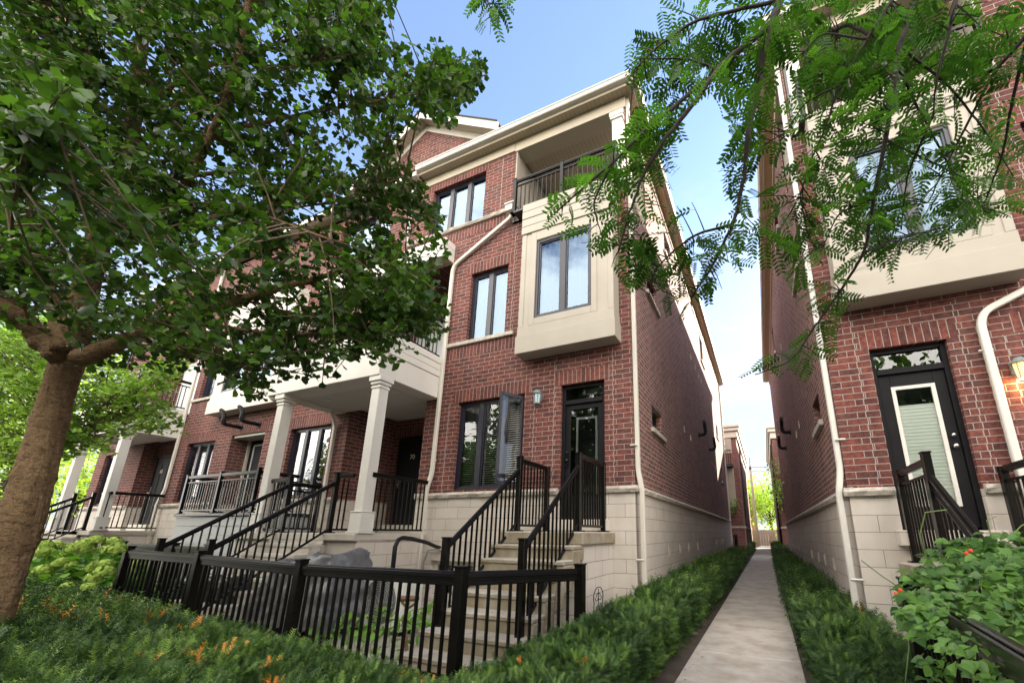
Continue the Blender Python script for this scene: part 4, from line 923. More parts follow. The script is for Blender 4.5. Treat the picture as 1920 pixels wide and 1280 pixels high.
gl = [([(112, 668, D0), (70, 630, D0), (30, 580, 4.0), (-20, 525, 3.9), (-90, 470, 3.8)], .125, .06),
      ([(128, 660, D0), (150, 590, 4.2), (165, 515, 4.25), (192, 440, 4.3), (235, 350, 4.4), (255, 200, 4.5), (270, 60, 4.6), (278, -90, 4.7)], .15, .035),
      ([(205, 430, 4.3), (255, 404, 4.2), (300, 400, 4.1), (345, 345, 4.0), (395, 255, 3.9), (430, 170, 3.8), (462, 30, 3.7), (475, -80, 3.7)], .06, .022),
      ([(150, 672, D0), (215, 645, 4.15), (330, 600, 4.2), (450, 562, 4.3), (600, 520, 4.4), (760, 480, 4.6)], .11, .014),
      ([(125, 650, 4.2), (105, 590, 4.35), (85, 520, 4.6), (40, 420, 4.9), (10, 330, 5.1)], .10, .03),
      ([(192, 440, 4.3), (330, 385, 4.0), (480, 400, 3.6), (620, 450, 3.3)], .035, .010),
      ([(255, 200, 4.5), (400, 120, 4.6), (560, 70, 4.6), (720, -20, 4.6)], .03, .008),
      ([(400, 250, 3.9), (540, 220, 4.1), (700, 190, 4.4), (850, 165, 4.6), (912, 140, 4.7)], .025, .006),
      ([(330, 600, 4.2), (500, 625, 4.0), (660, 625, 3.9), (800, 600, 3.9)], .028, .008),
      ([(240, 350, 4.4), (420, 320, 4.8), (600, 330, 5.1), (790, 390, 5.4)], .035, .008),
      ([(60, 620, D0), (30, 520, 3.5), (20, 400, 2.9), (50, 290, 2.4), (100, 210, 2.2)], .018, .005),
      ([(235, 350, 4.4), (330, 200, 4.3), (420, 40, 4.2), (470, -60, 4.2)], .026, .008), ([(120, 600, 4.3), (60, 440, 4.4), (40, 250, 4.5), (70, 60, 4.6)], .03, .008), ([(480, 400, 3.6), (620, 380, 4.0), (760, 330, 4.4)], .012, .005), ([(450, 562, 4.3), (600, 600, 4.6), (740, 560, 4.9)], .016, .005), ([(255, 200, 4.5), (150, 80, 4.2), (60, -20, 4.0)], .022, .007), ([(430, 170, 3.8), (560, 120, 3.9), (680, 100, 4.1)], .012, .005),
      ([(165, 515, 4.25), (180, 380, 4.9), (185, 240, 5.3), (170, 60, 5.6)], .07, .02),
      ([(300, 640, 4.2), (380, 670, 3.8), (470, 690, 3.5)], .02, .006)]
gl = [(a_, b_ * .8, c_) for a_, b_, c_ in gl]
m, lp = limbs_mesh(gl); m.build('branches', BARK, trunk, smooth=True)
CROWN = [(-120, -120), (735, -120), (742, 40), (715, 90), (800, 60), (860, 85), (905, 112), (925, 150), (880, 185), (850, 230), (830, 262), (775, 292), (805, 330), (825, 395), (858, 450), (828, 505), (835, 560), (850, 620), (800, 650), (745, 690), (660, 672), (600, 722), (530, 700), (510, 760), (440, 735), (380, 690), (240, 700), (165, 695), (120, 625), (40, 620), (-120, 600)]
n = 7000; cand = np.stack([RNG.uniform(-140, 930, n), RNG.uniform(-140, 770, n)], 1); cand = cand[inpoly(cand, CROWN)]
gap = vnoise(cand / 100.0, 1.25, 3) + .7 * vnoise(cand / 100., 3.1, 8); cand = cand[gap > -.85][:1500]
dep = 3.1 + 2.6 * RNG.beta(1.6, 1.5, len(cand)); tg = np.array([tuple(at(p[0], p[1], d=d)) for p, d in zip(cand, dep)])
nearp = [(RNG.uniform(-20, 150), RNG.uniform(150, 340), RNG.uniform(1.9, 2.6)) for _ in range(40)] + [(RNG.uniform(180, 420), RNG.uniform(480, 600), RNG.uniform(2.4, 3.0)) for _ in range(16)]
tg = np.r_[tg, np.array([tuple(at(a_, b_, d=c_)) for a_, b_, c_ in nearp])]; tg = tg[tg[:, 2] > 2.2]
m, pos, fwd = twigs_and_leaves(tg, lp, .62, .062, 3, .055)
q, dz = projn(pos); ok = inpoly(q, CROWN) & (dz > 1.7); pos, fwd = pos[ok], fwd[ok]
m.build('twigs', TWIG, trunk)
nl = len(pos); up = nrm(UPV * .9 + RNG.normal(size=(nl, 3)) * .55)
gs_ = RNG.choice([.050, .064, .078, .092], nl) * RNG.uniform(.88, 1.12, nl); gt_ = np.clip(RNG.beta(1.5, 2.3, nl) + .28 * vnoise(pos, 2.2), 0, 1); gk_ = RNG.integers(0, 3, nl); fr_ = frames(fwd * (1, 1, .6) + (0, 0, -.15), up)
for k in range(3):
    q_ = gk_ == k; scatter('foliage', (GINKGO_V, GINKGO_V2, GINKGO_V3)[k], GINKGO_F, pos[q_], fr_[q_], gs_[q_], gt_[q_], GINK, tree)
# the ginkgo farther along, reflected light put into its leaf colour
t2 = thing('ginkgo_tree', tuple(at(52, 900, d=8.4).to_2d()) + (0,), 'ginkgo with reflected light in its pale leaf colour, farther along the row, behind the big trunk', 'tree')
b = at(52, 900, d=8.4); m = MB(); m.tube([(b.x, b.y, -.1), (b.x, b.y, 1.5), (b.x - .05, b.y, 3.0), (b.x, b.y, 5)], [.17, .14, .12, .06], 10)
tr2 = m.build('trunk', BARK, t2, smooth=True)
C2 = [(-120, 560), (60, 590), (150, 640), (250, 690), (330, 640), (362, 690), (340, 745), (352, 815), (270, 812), (215, 850), (150, 858), (120, 875), (60, 900), (-120, 890)]
n = 900; cand = np.stack([RNG.uniform(-120, 370, n), RNG.uniform(560, 900, n)], 1); cand = cand[inpoly(cand, C2)]
tg = np.array([tuple(at(p[0], p[1], d=d)) for p, d in zip(cand, 7.0 + 2.4 * RNG.random(len(cand)))])[:430]
lp2 = np.array([(b.x, b.y, z) for z in np.linspace(2.2, 5, 20)] + [(b.x + .25 * k, b.y + .05 * k, 2.6 + .12 * k) for k in range(12)] + [(b.x - .25 * k, b.y - .05 * k, 2.6 + .12 * k) for k in range(12)])
m, pos, fwd = twigs_and_leaves(tg, lp2, .7, .07, 3, .07, .006, maxl=4)
qq, _ = projn(pos); ok = inpoly(qq, C2); pos, fwd = pos[ok], fwd[ok]
m.build('twigs', TWIG, tr2); nl = len(pos)
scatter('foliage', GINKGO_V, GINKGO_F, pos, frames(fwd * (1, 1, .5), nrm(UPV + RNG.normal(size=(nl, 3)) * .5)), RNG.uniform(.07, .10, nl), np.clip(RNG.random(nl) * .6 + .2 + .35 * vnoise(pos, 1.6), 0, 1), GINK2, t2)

# ------------------------------------------------------------------ honey locust reaching in from the upper right
lt = thing('locust_tree', (2.6, .6, 0), 'honey locust with feathery leaves hanging in from the upper right', 'tree')
m = MB(); m.tube([(2.6, .6, -.1), (2.58, .6, 1.5), (2.5, .62, 3.0), (2.2, .75, 4.2), (1.8, .95, 4.9)], [.17, .14, .13, .11, .07], 12)
ltr = m.build('trunk', BARKD, lt, smooth=True)
top = (1640, -420, 2.6)
ll = [([top, (1520, -160, 2.2), (1463, 0, 2.0), (1446, 50, 1.95), (1430, 100, 1.95), (1419, 175, 1.95), (1403, 250, 1.95), (1396, 330, 2.0), (1375, 420, 2.05), (1335, 500, 2.1), (1295, 560, 2.15)], .024, .005),
      ([(1446, 50, 1.95), (1400, 82, 1.95), (1345, 130, 1.9), (1300, 195, 1.85), (1245, 262, 1.85), (1205, 330, 1.9), (1180, 400, 1.95), (1160, 470, 2.0)], .016, .004),
      ([(1322, 150, 1.9), (1265, 200, 1.85), (1212, 240, 1.8), (1150, 305, 1.8), (1095, 350, 1.8), (1040, 400, 1.85)], .010, .003),
      ([top, (1740, -120, 1.9), (1717, 0, 1.8), (1686, 87, 1.8), (1673, 175, 1.8), (1660, 262, 1.85), (1638, 372, 1.9), (1622, 473, 2.0), (1575, 547, 2.1), (1534, 603, 2.15), (1484, 678, 2.2), (1415, 702, 2.25)], .015, .003),
      ([top, (1700, -90, 2.1), (1673, 0, 2.0), (1625, 74, 2.0), (1572, 162, 2.05), (1550, 235, 2.1), (1520, 300, 2.15), (1500, 370, 2.2)], .010, .003),
      ([top, (1830, -150, 1.7), (1791, 0, 1.6), (1778, 66, 1.6), (1756, 144, 1.65), (1750, 215, 1.7)], .011, .003),
      ([(1560, 60, 2.2), (1590, 45, 2.1), (1640, 70, 2.0), (1680, 120, 2.0), (1720, 200, 2.1), (1790, 330, 2.2), (1850, 400, 2.3)], .010, .003),
      ([top, (1990, -40, 1.8), (1930, 60, 1.8), (1860, 140, 1.9), (1800, 260, 2.0), (1740, 380, 2.1)], .014, .003),
      ([(1930, 60, 1.8), (1900, 180, 1.9), (1880, 290, 2.0), (1850, 370, 2.1)], .009, .003),
      ([(1463, 0, 2.0), (1380, 20, 2.0), (1300, 40, 2.0), (1230, 90, 2.0), (1190, 130, 2.0)], .010, .003)]
ll += [([(1686, 87, 1.8), (1780, 160, 1.9), (1850, 250, 2.0), (1900, 330, 2.1)], .007, .002), ([(1660, 262, 1.85), (1740, 300, 1.9), (1830, 345, 2.0)], .006, .002), ([(1572, 162, 2.05), (1510, 190, 2.1), (1460, 270, 2.2)], .006, .002), ([(1622, 473, 2.0), (1690, 445, 2.05), (1780, 425, 2.1)], .006, .002), ([(1750, 215, 1.7), (1700, 330, 1.9), (1690, 430, 2.0)], .006, .002), ([(1625, 74, 2.0), (1540, 60, 2.1), (1500, 110, 2.2)], .006, .002), ([(1638, 372, 1.9), (1570, 400, 2.0), (1540, 470, 2.1)], .006, .002), ([(1150, 305, 1.8), (1110, 380, 1.85), (1130, 450, 1.9)], .006, .002), ([(1375, 420, 2.05), (1300, 440, 2.1), (1230, 500, 2.15), (1215, 560, 2.2)], .008, .002), ([(1345, 130, 1.9), (1290, 110, 1.95), (1200, 110, 2.0)], .007, .002)]
ll.append(([top, (1350, -260, 2.3), (1080, -230, 2.3), (930, -130, 2.3), (905, -20, 2.3), (925, 30, 2.3)], .012, .003))
m, lpl = limbs_mesh(ll, 7); m.tube([(1.8, .95, 4.9), tuple(at(*top[:2], d=top[2]))], [.07, .034], 8)
lbr = m.build('branches', BARKD, ltr, smooth=True)
LP = [(1195, -120), (2050, -120), (2050, 330), (1925, 400), (1850, 425), (1775, 470), (1700, 500), (1620, 560), (1590, 600), (1560, 680), (1500, 715), (1375, 715), (1400, 670), (1500, 640), (1520, 590), (1470, 560), (1440, 500), (1420, 520), (1390, 470), (1370, 540), (1300, 600), (1225, 590), (1240, 520), (1190, 560), (1130, 480), (1040, 440), (995, 430), (1010, 350), (1050, 290), (1110, 250), (1150, 270), (1190, 180), (1160, 120), (1180, 60), (1250, 60)]
LP2 = [(850, -120), (985, -120), (978, 30), (945, 75), (905, 60), (870, 20)]
HOLE = [(1290, 180), (1340, 190), (1370, 260), (1330, 330), (1370, 400), (1320, 420), (1270, 330), (1280, 260)]
zone = [((860, 0, 975, 75), 14), ((1160, 40, 1420, 330), 60), ((1140, 0, 1500, 560), 85), ((1480, 0, 1920, 500), 250), ((1380, 520, 1620, 710), 22), ((1010, 260, 1200, 540), 24), ((1180, 440, 1380, 600), 34)]
tg = []
for (x0, y0, x1, y1), k in zone:
    c = np.stack([RNG.uniform(x0, x1, k * 6), RNG.uniform(y0, y1, k * 6)], 1); c = c[(inpoly(c, LP) | inpoly(c, LP2)) & ~inpoly(c, HOLE)][:k]
    for p in c:
        dd = np.linalg.norm(projn(lpl)[0] - p, axis=1); dl = projn(lpl)[1][np.argmin(dd)]
        tg.append(tuple(at(p[0], p[1], d=dl + RNG.uniform(-.1, .45))))
tg = np.array(tg); mt = MB(); pos, fwd = [], []
seeds = [(Vector(p), Vector(lpl[min(i + 1, len(lpl) - 1)] - lpl[i])) for i, p in enumerate(lpl)]
for tpt in tg:
    j = np.argsort(np.linalg.norm(lpl - tpt, axis=1))[RNG.integers(0, 3)]; base = Vector(lpl[j]); tip = Vector(tpt); L = (tip - base).length
    if L < .04 or L > .36: continue
    mid = (base + tip) / 2 + Vector((0, 0, .12 * L))
    path = [base * (1 - t) ** 2 + mid * 2 * t * (1 - t) + tip * t * t for t in (0, .25, .5, .75, 1)]
    mt.tube(path, [.0035, .003, .0025, .002, .0015], 4, cap=False); k = max(3, int(L / .055))
    for i in range(k):
        t = .15 + .85 * (i + 1) / k; c = base * (1 - t) ** 2 + mid * 2 * t * (1 - t) + tip * t * t; d = np.array((tip - base).normalized())
        s = np.cross(d, UPV); s = s / (np.linalg.norm(s) + 1e-6) * (1 if i % 2 else -1)
        pos.append(np.array(c)); fwd.append(nrm(d * RNG.uniform(.3, 1.0) + s * RNG.uniform(.4, 1.1) + np.array([0, 0, RNG.uniform(-.7, .1)])))
for i in range(0, len(lpl), 3):
    p = Vector(lpl[i])
    for _ in range(1): pos.append(np.array(p)); fwd.append(nrm(RNG.normal(size=3) + np.array([0, 0, -.4])))
pos, fwd = np.array(pos), np.array(fwd)
tips, _ = projn(pos + fwd * .15); a0, dz = projn(pos); ok = ((inpoly(tips, LP) & inpoly(a0, LP)) | (inpoly(tips, LP2) & inpoly(a0, LP2))) & ~inpoly(tips, HOLE) & (dz > 1.65); pos, fwd = pos[ok], fwd[ok]
mt.build('twigs', BARKD, ltr)
var = RNG.integers(0, 3, len(pos)); dens = []
for k in range(3):
    s = var == k; v_, f_ = pinnate((.25, .6, 1.0)[k], (7, 8, 7)[k]); n_ = int(s.sum())
    scatter('foliage', v_, f_, pos[s], frames(fwd[s], nrm(UPV + RNG.normal(size=(n_, 3)) * .38)), RNG.uniform(.115, .18, n_), np.clip(RNG.beta(2, 2.4, n_) + .2 * vnoise(pos[s], 3), 0, 1), LOCU, lt)

# ------------------------------------------------------------------ yew hedges
def yew(name, pts, nor, label, dist, base_len=.10, orange=None, parent_loc=None, bump_=0):
    t = thing(name, parent_loc, label, 'hedge')
    n = len(pts); cl = np.stack([vnoise(pts, 7, 21), vnoise(pts, 7, 33), vnoise(pts, 6, 41)], 1); d = nrm(nor * .7 + rvec(n) * .55 + cl * .9 + UPV * .15); ln = base_len * RNG.uniform(.5, 1.25, n) * np.clip(dist / 4.5, .7, 2.2)
    sh_ = RNG.random(n) < .018; ln = np.where(sh_, ln * 1.3, ln); d = np.where(sh_[:, None], nrm(d + UPV * 1.2), d)
    tint = np.clip((.36 if 'wide low' in label else .29) + .28 * sh_ + .22 * vnoise(pts, 1.3, 4) + .20 * RNG.normal(size=n) + .20 * vnoise(pts, 6, 2) + 1.6 * bump_, 0, .80)  # front bed: sun patch put into its colour as a lighter tint
    if orange is not None: tint = np.where(orange, RNG.uniform(.9, 1, n), tint)
    near = dist < 7
    for s, k in ((near, 9), (~near, 5)):
        if s.sum() < 3: continue
        v_, f_ = yewtwig(k); scatter('foliage', v_, f_, pts[s] - d[s] * .03, frames(d[s], nrm(rvec(int(s.sum())) + UPV * .8)), np.stack([ln[s] * 1.15, ln[s], ln[s]], 1), tint[s], YEW, t)
    return t
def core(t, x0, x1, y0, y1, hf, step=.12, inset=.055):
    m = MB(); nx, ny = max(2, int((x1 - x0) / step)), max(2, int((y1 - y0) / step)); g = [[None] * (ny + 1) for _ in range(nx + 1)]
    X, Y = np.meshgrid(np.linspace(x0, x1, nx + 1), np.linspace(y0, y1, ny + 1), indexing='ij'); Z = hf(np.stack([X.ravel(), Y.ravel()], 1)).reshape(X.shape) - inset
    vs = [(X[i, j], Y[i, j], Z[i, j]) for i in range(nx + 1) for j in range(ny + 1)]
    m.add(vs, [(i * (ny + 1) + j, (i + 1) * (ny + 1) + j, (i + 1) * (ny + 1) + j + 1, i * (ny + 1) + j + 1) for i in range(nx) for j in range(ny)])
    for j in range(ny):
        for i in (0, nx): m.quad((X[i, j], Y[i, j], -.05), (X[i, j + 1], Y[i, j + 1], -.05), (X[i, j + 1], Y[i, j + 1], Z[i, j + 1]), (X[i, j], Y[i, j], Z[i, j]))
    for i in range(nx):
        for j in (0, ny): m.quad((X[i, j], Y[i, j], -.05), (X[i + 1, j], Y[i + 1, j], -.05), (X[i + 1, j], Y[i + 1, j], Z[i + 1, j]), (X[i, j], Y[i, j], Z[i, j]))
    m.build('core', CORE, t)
def hedge(name, x0, x1, y0, y1, hf, dens, label, orange_n=0, sides='xXyY', excl=None, oz=None):
    A = (x1 - x0) * (y1 - y0); n = int(A * dens * 1.6)
    p = np.stack([RNG.uniform(x0, x1, n), RNG.uniform(y0, y1, n)], 1)
    dist = np.hypot(p[:, 0] * .387 * -1 + p[:, 1] * .885, .9); dist = np.maximum(np.linalg.norm(np.c_[p, np.full(n, -1.0)], axis=1), 1.5)
    keep = RNG.random(n) < np.clip((4.2 / dist) ** 1.5, .10, 1); p = p[keep]; dist = dist[keep]
    z = hf(p); e = .04; gx = (hf(p + (e, 0)) - z) / e; gy = (hf(p + (0, e)) - z) / e
    P = np.c_[p, z]; Nn = nrm(np.c_[-gx, -gy, np.ones(len(p))])
    for s in sides:
        ln = (y1 - y0) if s in 'xX' else (x1 - x0); k = int(ln * .5 * dens * 1.5); u = RNG.uniform(0, 1, k)
        q = np.stack([np.full(k, x0 if s == 'x' else x1), y0 + u * (y1 - y0)], 1) if s in 'xX' else np.stack([x0 + u * (x1 - x0), np.full(k, y0 if s == 'y' else y1)], 1)
        nv = {'x': (-1, 0, .2), 'X': (1, 0, .2), 'y': (0, -1, .2), 'Y': (0, 1, .2)}[s]
        zz = RNG.uniform(.06, 1, k) * hf(q); dd = np.maximum(np.linalg.norm(q, axis=1), 1.5); bul = .05 * vnoise(np.c_[q[:, 0] + q[:, 1], zz], 6, 3)
        kk = RNG.random(k) < np.clip((4.2 / dd) ** 1.5, .10, 1)
        pt = np.c_[q, zz] + np.array(nv)[None] * bul[:, None]
        P = np.r_[P, pt[kk]]; Nn = np.r_[Nn, np.tile(nrm(np.array(nv, float)), (int(kk.sum()), 1))]; dist = np.r_[dist, dd[kk]]
    if excl is not None: ok = ~excl(P); P, Nn, dist = P[ok], Nn[ok], dist[ok]
    orange = np.zeros(len(P), bool)
    for _ in range(orange_n):
        zone_ = oz or (x0, x1, y0, y1)
        c = np.array([RNG.uniform(zone_[0], zone_[1]), RNG.uniform(zone_[2], zone_[3])]); rad = RNG.uniform(.02, .075)
        orange |= (np.hypot((P[:, 0] - c[0]) / 1.7, P[:, 1] - c[1]) < rad) & (RNG.random(len(P)) < .3)
    t = yew(name, P, Nn, label, dist, orange=orange, parent_loc=((x0 + x1) / 2, (y0 + y1) / 2, 0)); core(t, x0 + .05, x1 - .05, y0 + .05, y1 - .05, hf); return t
bil = lambda p, s, k: .5 - np.abs(vnoise(p, s, k))
hf1 = lambda p: .20 + .22 * np.clip((-p[:, 0] - 2.3) / 6.5, 0, 1) + .10 * np.clip((2.3 - p[:, 1]) / 1.0, 0, 1) + .04 * vnoise(p, 1.1, 1) + .07 * bil(p, 2.1, 2) + .05 * bil(p, 5.5, 3) - .06 * np.clip((p[:, 1] - 2.7) / .3, 0, 1)
hf1b = lambda p: .20 + .20 * np.clip((p[:, 0] + 2.3) / .8, 0, 1) + .07 * np.clip((p[:, 1] - 2.6) / 1.3, 0, 1) + .07 * bil(p, 2.3, 5) + .05 * bil(p, 5.5, 7)
hf2 = lambda p: .47 + .05 * vnoise(p, 1.1, 5) + .12 * bil(p, 1.7, 7) + .06 * bil(p, 5, 3)
hf3 = lambda p: .34 + .05 * vnoise(p, 1.0, 9) + .12 * bil(p, 1.8, 6) + .06 * bil(p, 5, 1)
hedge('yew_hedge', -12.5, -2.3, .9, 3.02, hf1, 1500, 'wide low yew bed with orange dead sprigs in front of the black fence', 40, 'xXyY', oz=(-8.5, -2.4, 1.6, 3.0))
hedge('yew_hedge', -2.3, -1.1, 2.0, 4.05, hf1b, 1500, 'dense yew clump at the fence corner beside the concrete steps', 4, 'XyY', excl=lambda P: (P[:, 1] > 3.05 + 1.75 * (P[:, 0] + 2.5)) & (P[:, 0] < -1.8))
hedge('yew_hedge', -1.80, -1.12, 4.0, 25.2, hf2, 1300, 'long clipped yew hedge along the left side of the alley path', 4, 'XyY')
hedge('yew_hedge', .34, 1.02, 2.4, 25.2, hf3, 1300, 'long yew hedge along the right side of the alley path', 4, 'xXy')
for x0, x1, lab in ((-2.2, -1.1, 'small clipped far hedge on the left of the path end'), (.4, 1.5, 'small clipped far hedge on the right of the path end')):
    hedge('yew_hedge', x0, x1, 29.0, 42, lambda p: .55 + .03 * vnoise(p, 2, 3), 700, lab, 0, 'xXy')

# ------------------------------------------------------------------ hydrangea, bean plant, weeds
hyd = thing('hydrangea_bush', (-10.6, 3.3, 0), 'hydrangea bush with lime-green flower heads left of the fence', 'shrub')
n = 1500; th = RNG.uniform(0, 2 * np.pi, n); rad = np.sqrt(RNG.random(n)); hp = np.stack([-11.2 + 2.6 * rad * np.cos(th), 3.35 + .75 * rad * np.sin(th)], 1)
hz_ = (1.04 + .12 * vnoise(hp, 1.8)) * np.sqrt(np.clip(1 - rad ** 2, .05, 1)); lz = hz_ * RNG.uniform(.35, 1.0, n) ** .5
P = np.c_[hp, np.maximum(lz, .12)]; dr = nrm(np.c_[hp - (-11.2, 3.35), np.full(n, .1)] + rvec(n) * .7)
scatter('foliage', OVAL_V, OVAL_F, P, frames(dr, nrm(UPV + rvec(n) * .6)), np.stack([RNG.uniform(.15, .22, n)] * 3, 1), np.clip(RNG.beta(2, 2, n), 0, 1), HYDL, hyd)
m = MB()
for k in range(40): m.tube([(-11.2 + RNG.uniform(-1.5, 1.5), 3.35 + RNG.uniform(-.4, .4), 0), tuple(P[k * 7])], .008, 4)
m.build('stems', TWIG, hyd)
PET_V = [(-.5, -.5, 0), (.5, -.5, .1), (.5, .5, 0), (-.5, .5, .1)]
for k in range(38):
    if k < 26: a = at(RNG.uniform(62, 228), RNG.uniform(1012, 1112), y=RNG.uniform(2.75, 3.1)); c = np.array(a)
    else: i = RNG.integers(0, n); c = np.array([hp[i, 0], hp[i, 1], hz_[i] + .04])
    R_ = RNG.uniform(.07, .115); u = rvec(230); u[:, 2] = np.abs(u[:, 2]) * 1.0 - .35; u = nrm(u)
    scatter('flower_head', PET_V, [(0, 1, 2, 3)], c + u * R_ * (.9 + .14 * RNG.random((230, 1))) * (1, 1, .8), frames(np.cross(u, rvec(230)), u + rvec(230) * .5), np.full(230, .030), np.clip(.55 + .3 * RNG.normal(size=230), 0, 1), HYDF, hyd)
bean = thing('bean_plant', (.95, 2.7, 0), 'climbing bean plant with broad leaves and red flowers over the right fence', 'plant')
BP = [(1690, 1115), (1715, 1060), (1760, 1015), (1840, 1000), (1990, 985), (1990, 1330), (1850, 1330), (1800, 1250), (1730, 1290), (1740, 1220), (1715, 1190), (1690, 1150)]
n = 12000; P = np.stack([RNG.uniform(.50, 2.0, n), RNG.uniform(1.75, 4.3, n), RNG.uniform(.35, 1.40, n)], 1); P[:, 2] = np.minimum(P[:, 2], .85 + .25 * (P[:, 1] - 1.6))
q, dz = projn(P); w_ = inpoly(q, BP); P = P[w_]; r_ = np.random.default_rng(5); P = P[np.argsort(r_.random(len(P)))][:1150]
q, _ = projn(P); keep = (q[:, 1] < 1200) | (r_.random(len(P)) < .55); P = P[keep]; n = len(P)
dr = nrm(np.c_[r_.normal(size=(n, 2)) + (-.3, -.4), r_.uniform(-.7, .1, n)])
tri = []
for k, s in ((0, 0), (1, .9), (2, -.9)):
    ca, sa = math.cos(s), math.sin(s); d2 = np.c_[dr[:, 0] * ca - dr[:, 1] * sa, dr[:, 0] * sa + dr[:, 1] * ca, dr[:, 2]]; tri.append((P + d2 * .02, d2))
PP_ = np.concatenate([a for a, _ in tri]); DD = np.concatenate([b for _, b in tri]); n = len(PP_)
BEAN_V = [(0, 0, 0), (-.30, .05, .03), (-.40, .28, .05), (-.26, .62, .02), (0, 1, -.16), (.26, .62, .05), (.40, .28, .10), (.30, .05, .06), (0, .45, -.06)]
scatter('foliage', BEAN_V, [(0, 8, 2, 1), (8, 4, 3, 2), (0, 7, 6, 8), (8, 6, 5, 4)], PP_, frames(DD, nrm(UPV + (-.25, -.5, 0) + rvec(n) * .75)), r_.choice([.04, .055, .07, .082], n) * np.clip(PP_[:, 1] / 3.2, .5, 1), np.clip(r_.beta(2, 2, n), 0, 1), BEAN, bean)
m = MB()
for k in range(46):
    a = Vector(P[k]); base = Vector((.62 + .25 * r_.random(), 2.3 + 1.4 * r_.random(), .1)); m.tube([base, base.lerp(a, .5) + Vector((.05, .03, .1)), a], .004, 4, cap=False)
for px in ([(1740, 1060), (1725, 1000), (1735, 960), (1775, 955)], [(1700, 1110), (1655, 1080), (1615, 1050)], [(1860, 1010), (1850, 975), (1868, 968)], [(1900, 1000), (1915, 985), (1940, 975)]):
    m.tube([at(x, y, d=2.2) for x, y in px], .003, 5, cap=False)
m.build('stems', plain('green_stem', (.12, .2, .05), .6), bean)
RED = plain('red_petal', (.75, .06, .02), .6)
for px, py in ((1812, 1037), (1820, 1032), (1680, 1112), (1688, 1106)):
    c = at(px, py, d=1.95); m = MB(); m.lathe(c, [(0, -.009), (.008, -.004), (.009, .003), (.004, .009), (0, .010)], 7); m.build('flower', RED, bean)
wd = thing('weed_patch', (-4.2, 4.3, 0), 'bright green weeds growing through the patio behind the fence', 'weeds')
n = 420; P = np.c_[RNG.uniform(-5.3, -3.55, n), RNG.uniform(3.6, 5.4, n), RNG.uniform(.05, .38, n) * RNG.random(n) ** .3]; P[:, 2] *= np.clip(1.1 + vnoise(P, 2.2), .2, 1.4)
scatter('foliage', OVAL_V, OVAL_F, P, frames(nrm(rvec(n) + UPV * .4), nrm(UPV + rvec(n) * .8)), RNG.uniform(.07, .13, n), RNG.random(n) * .6 + .4, HYDL, wd)
m = MB()
for k in range(60): m.tube([(P[k, 0] + .02, P[k, 1], 0), tuple(P[k])], .003, 4, cap=False)
m.build('stems', 'green_stem', wd); wd['kind'] = 'stuff'

n = 420; sd_ = RNG.random(n) < .5; lp_ = np.stack([np.where(sd_, -.93 + np.abs(RNG.normal(size=n)) * .09, .21 - np.abs(RNG.normal(size=n)) * .09), 1.5 + 24 * RNG.random(n) ** 1.5, np.full(n, .006)], 1)
lt_ = scatter('leaf_litter', OVAL_V, OVAL_F, lp_, frames(rvec(n) * (1, 1, .1), nrm(UPV + rvec(n) * .25)), RNG.uniform(.012, .035, n), RNG.random(n), tintmat('dry_leaf', [(0, (.10, .06, .03)), (.6, (.25, .16, .07)), (1, (.14, .20, .05))]))
tag(lt_, 'scattered dry leaf bits along both edges of the concrete path', 'leaf litter', kind='stuff')
# ------------------------------------------------------------------ trees far off
def leafy(name, c, rx, rz, n, size, label, mat, trunk_r=.15, seed=1, cat='tree', tint=(.2, .8), group=None, bk=BARKD):
    g = np.random.default_rng(seed); t = thing(name, (c[0], c[1], 0), label, cat, group)
    m = MB(); m.tube([(c[0], c[1], -.1), (c[0] + .1, c[1], c[2] * .45), (c[0], c[1], c[2])], [trunk_r, trunk_r * .8, trunk_r * .4], 8)
    cl = g.normal(size=(26, 3)); cl = nrm(cl) * g.random((26, 1)) ** .35; cl = cl * (rx, rx, rz) * .78 + c
    for k in range(10): m.tube([(c[0], c[1], c[2] * .45 + .02 * k * rz), tuple((cl[k] + c) / 2 - (0, 0, .1 * rz)), tuple(cl[k])], [trunk_r * .4, trunk_r * .25, trunk_r * .1], 5, cap=False)
    m.build('trunk', bk, t)
    i = g.integers(0, 26, n); q = nrm(g.normal(size=(n, 3))) * (g.random((n, 1)) ** .45) * (rx * .42, rx * .42, rz * .36); P = cl[i] + q
    scatter('foliage', OVAL_V, OVAL_F, P, frames(nrm(q + g.normal(size=(n, 3)) * .2 * rx), nrm(UPV + g.normal(size=(n, 3)) * .5)), size * g.uniform(.7, 1.3, n), np.clip(tint[0] + (tint[1] - tint[0]) * (g.random(n) * .6 + .4 * (i % 7) / 6), 0, 1), mat, t)
    return t
a = at(1437, 940, y=58); leafy('maple_tree', (a.x + .2, a.y, 5.2), 4.2, 4.0, 5200, .30, 'sunlit yellow-green tree closing the far end of the alley', FAR, .2, 3, tint=(.3, 1))
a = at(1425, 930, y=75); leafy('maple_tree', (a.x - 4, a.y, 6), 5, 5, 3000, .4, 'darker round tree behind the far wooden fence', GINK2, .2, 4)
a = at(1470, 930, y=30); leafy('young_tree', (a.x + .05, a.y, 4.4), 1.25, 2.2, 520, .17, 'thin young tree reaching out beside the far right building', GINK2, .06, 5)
a = at(1374, 965, y=27.5); leafy('young_tree', (a.x - .3, a.y, 2.9), .8, .8, 420, .13, 'small pale feathery tree behind the left row', GINK2, .05, 6)
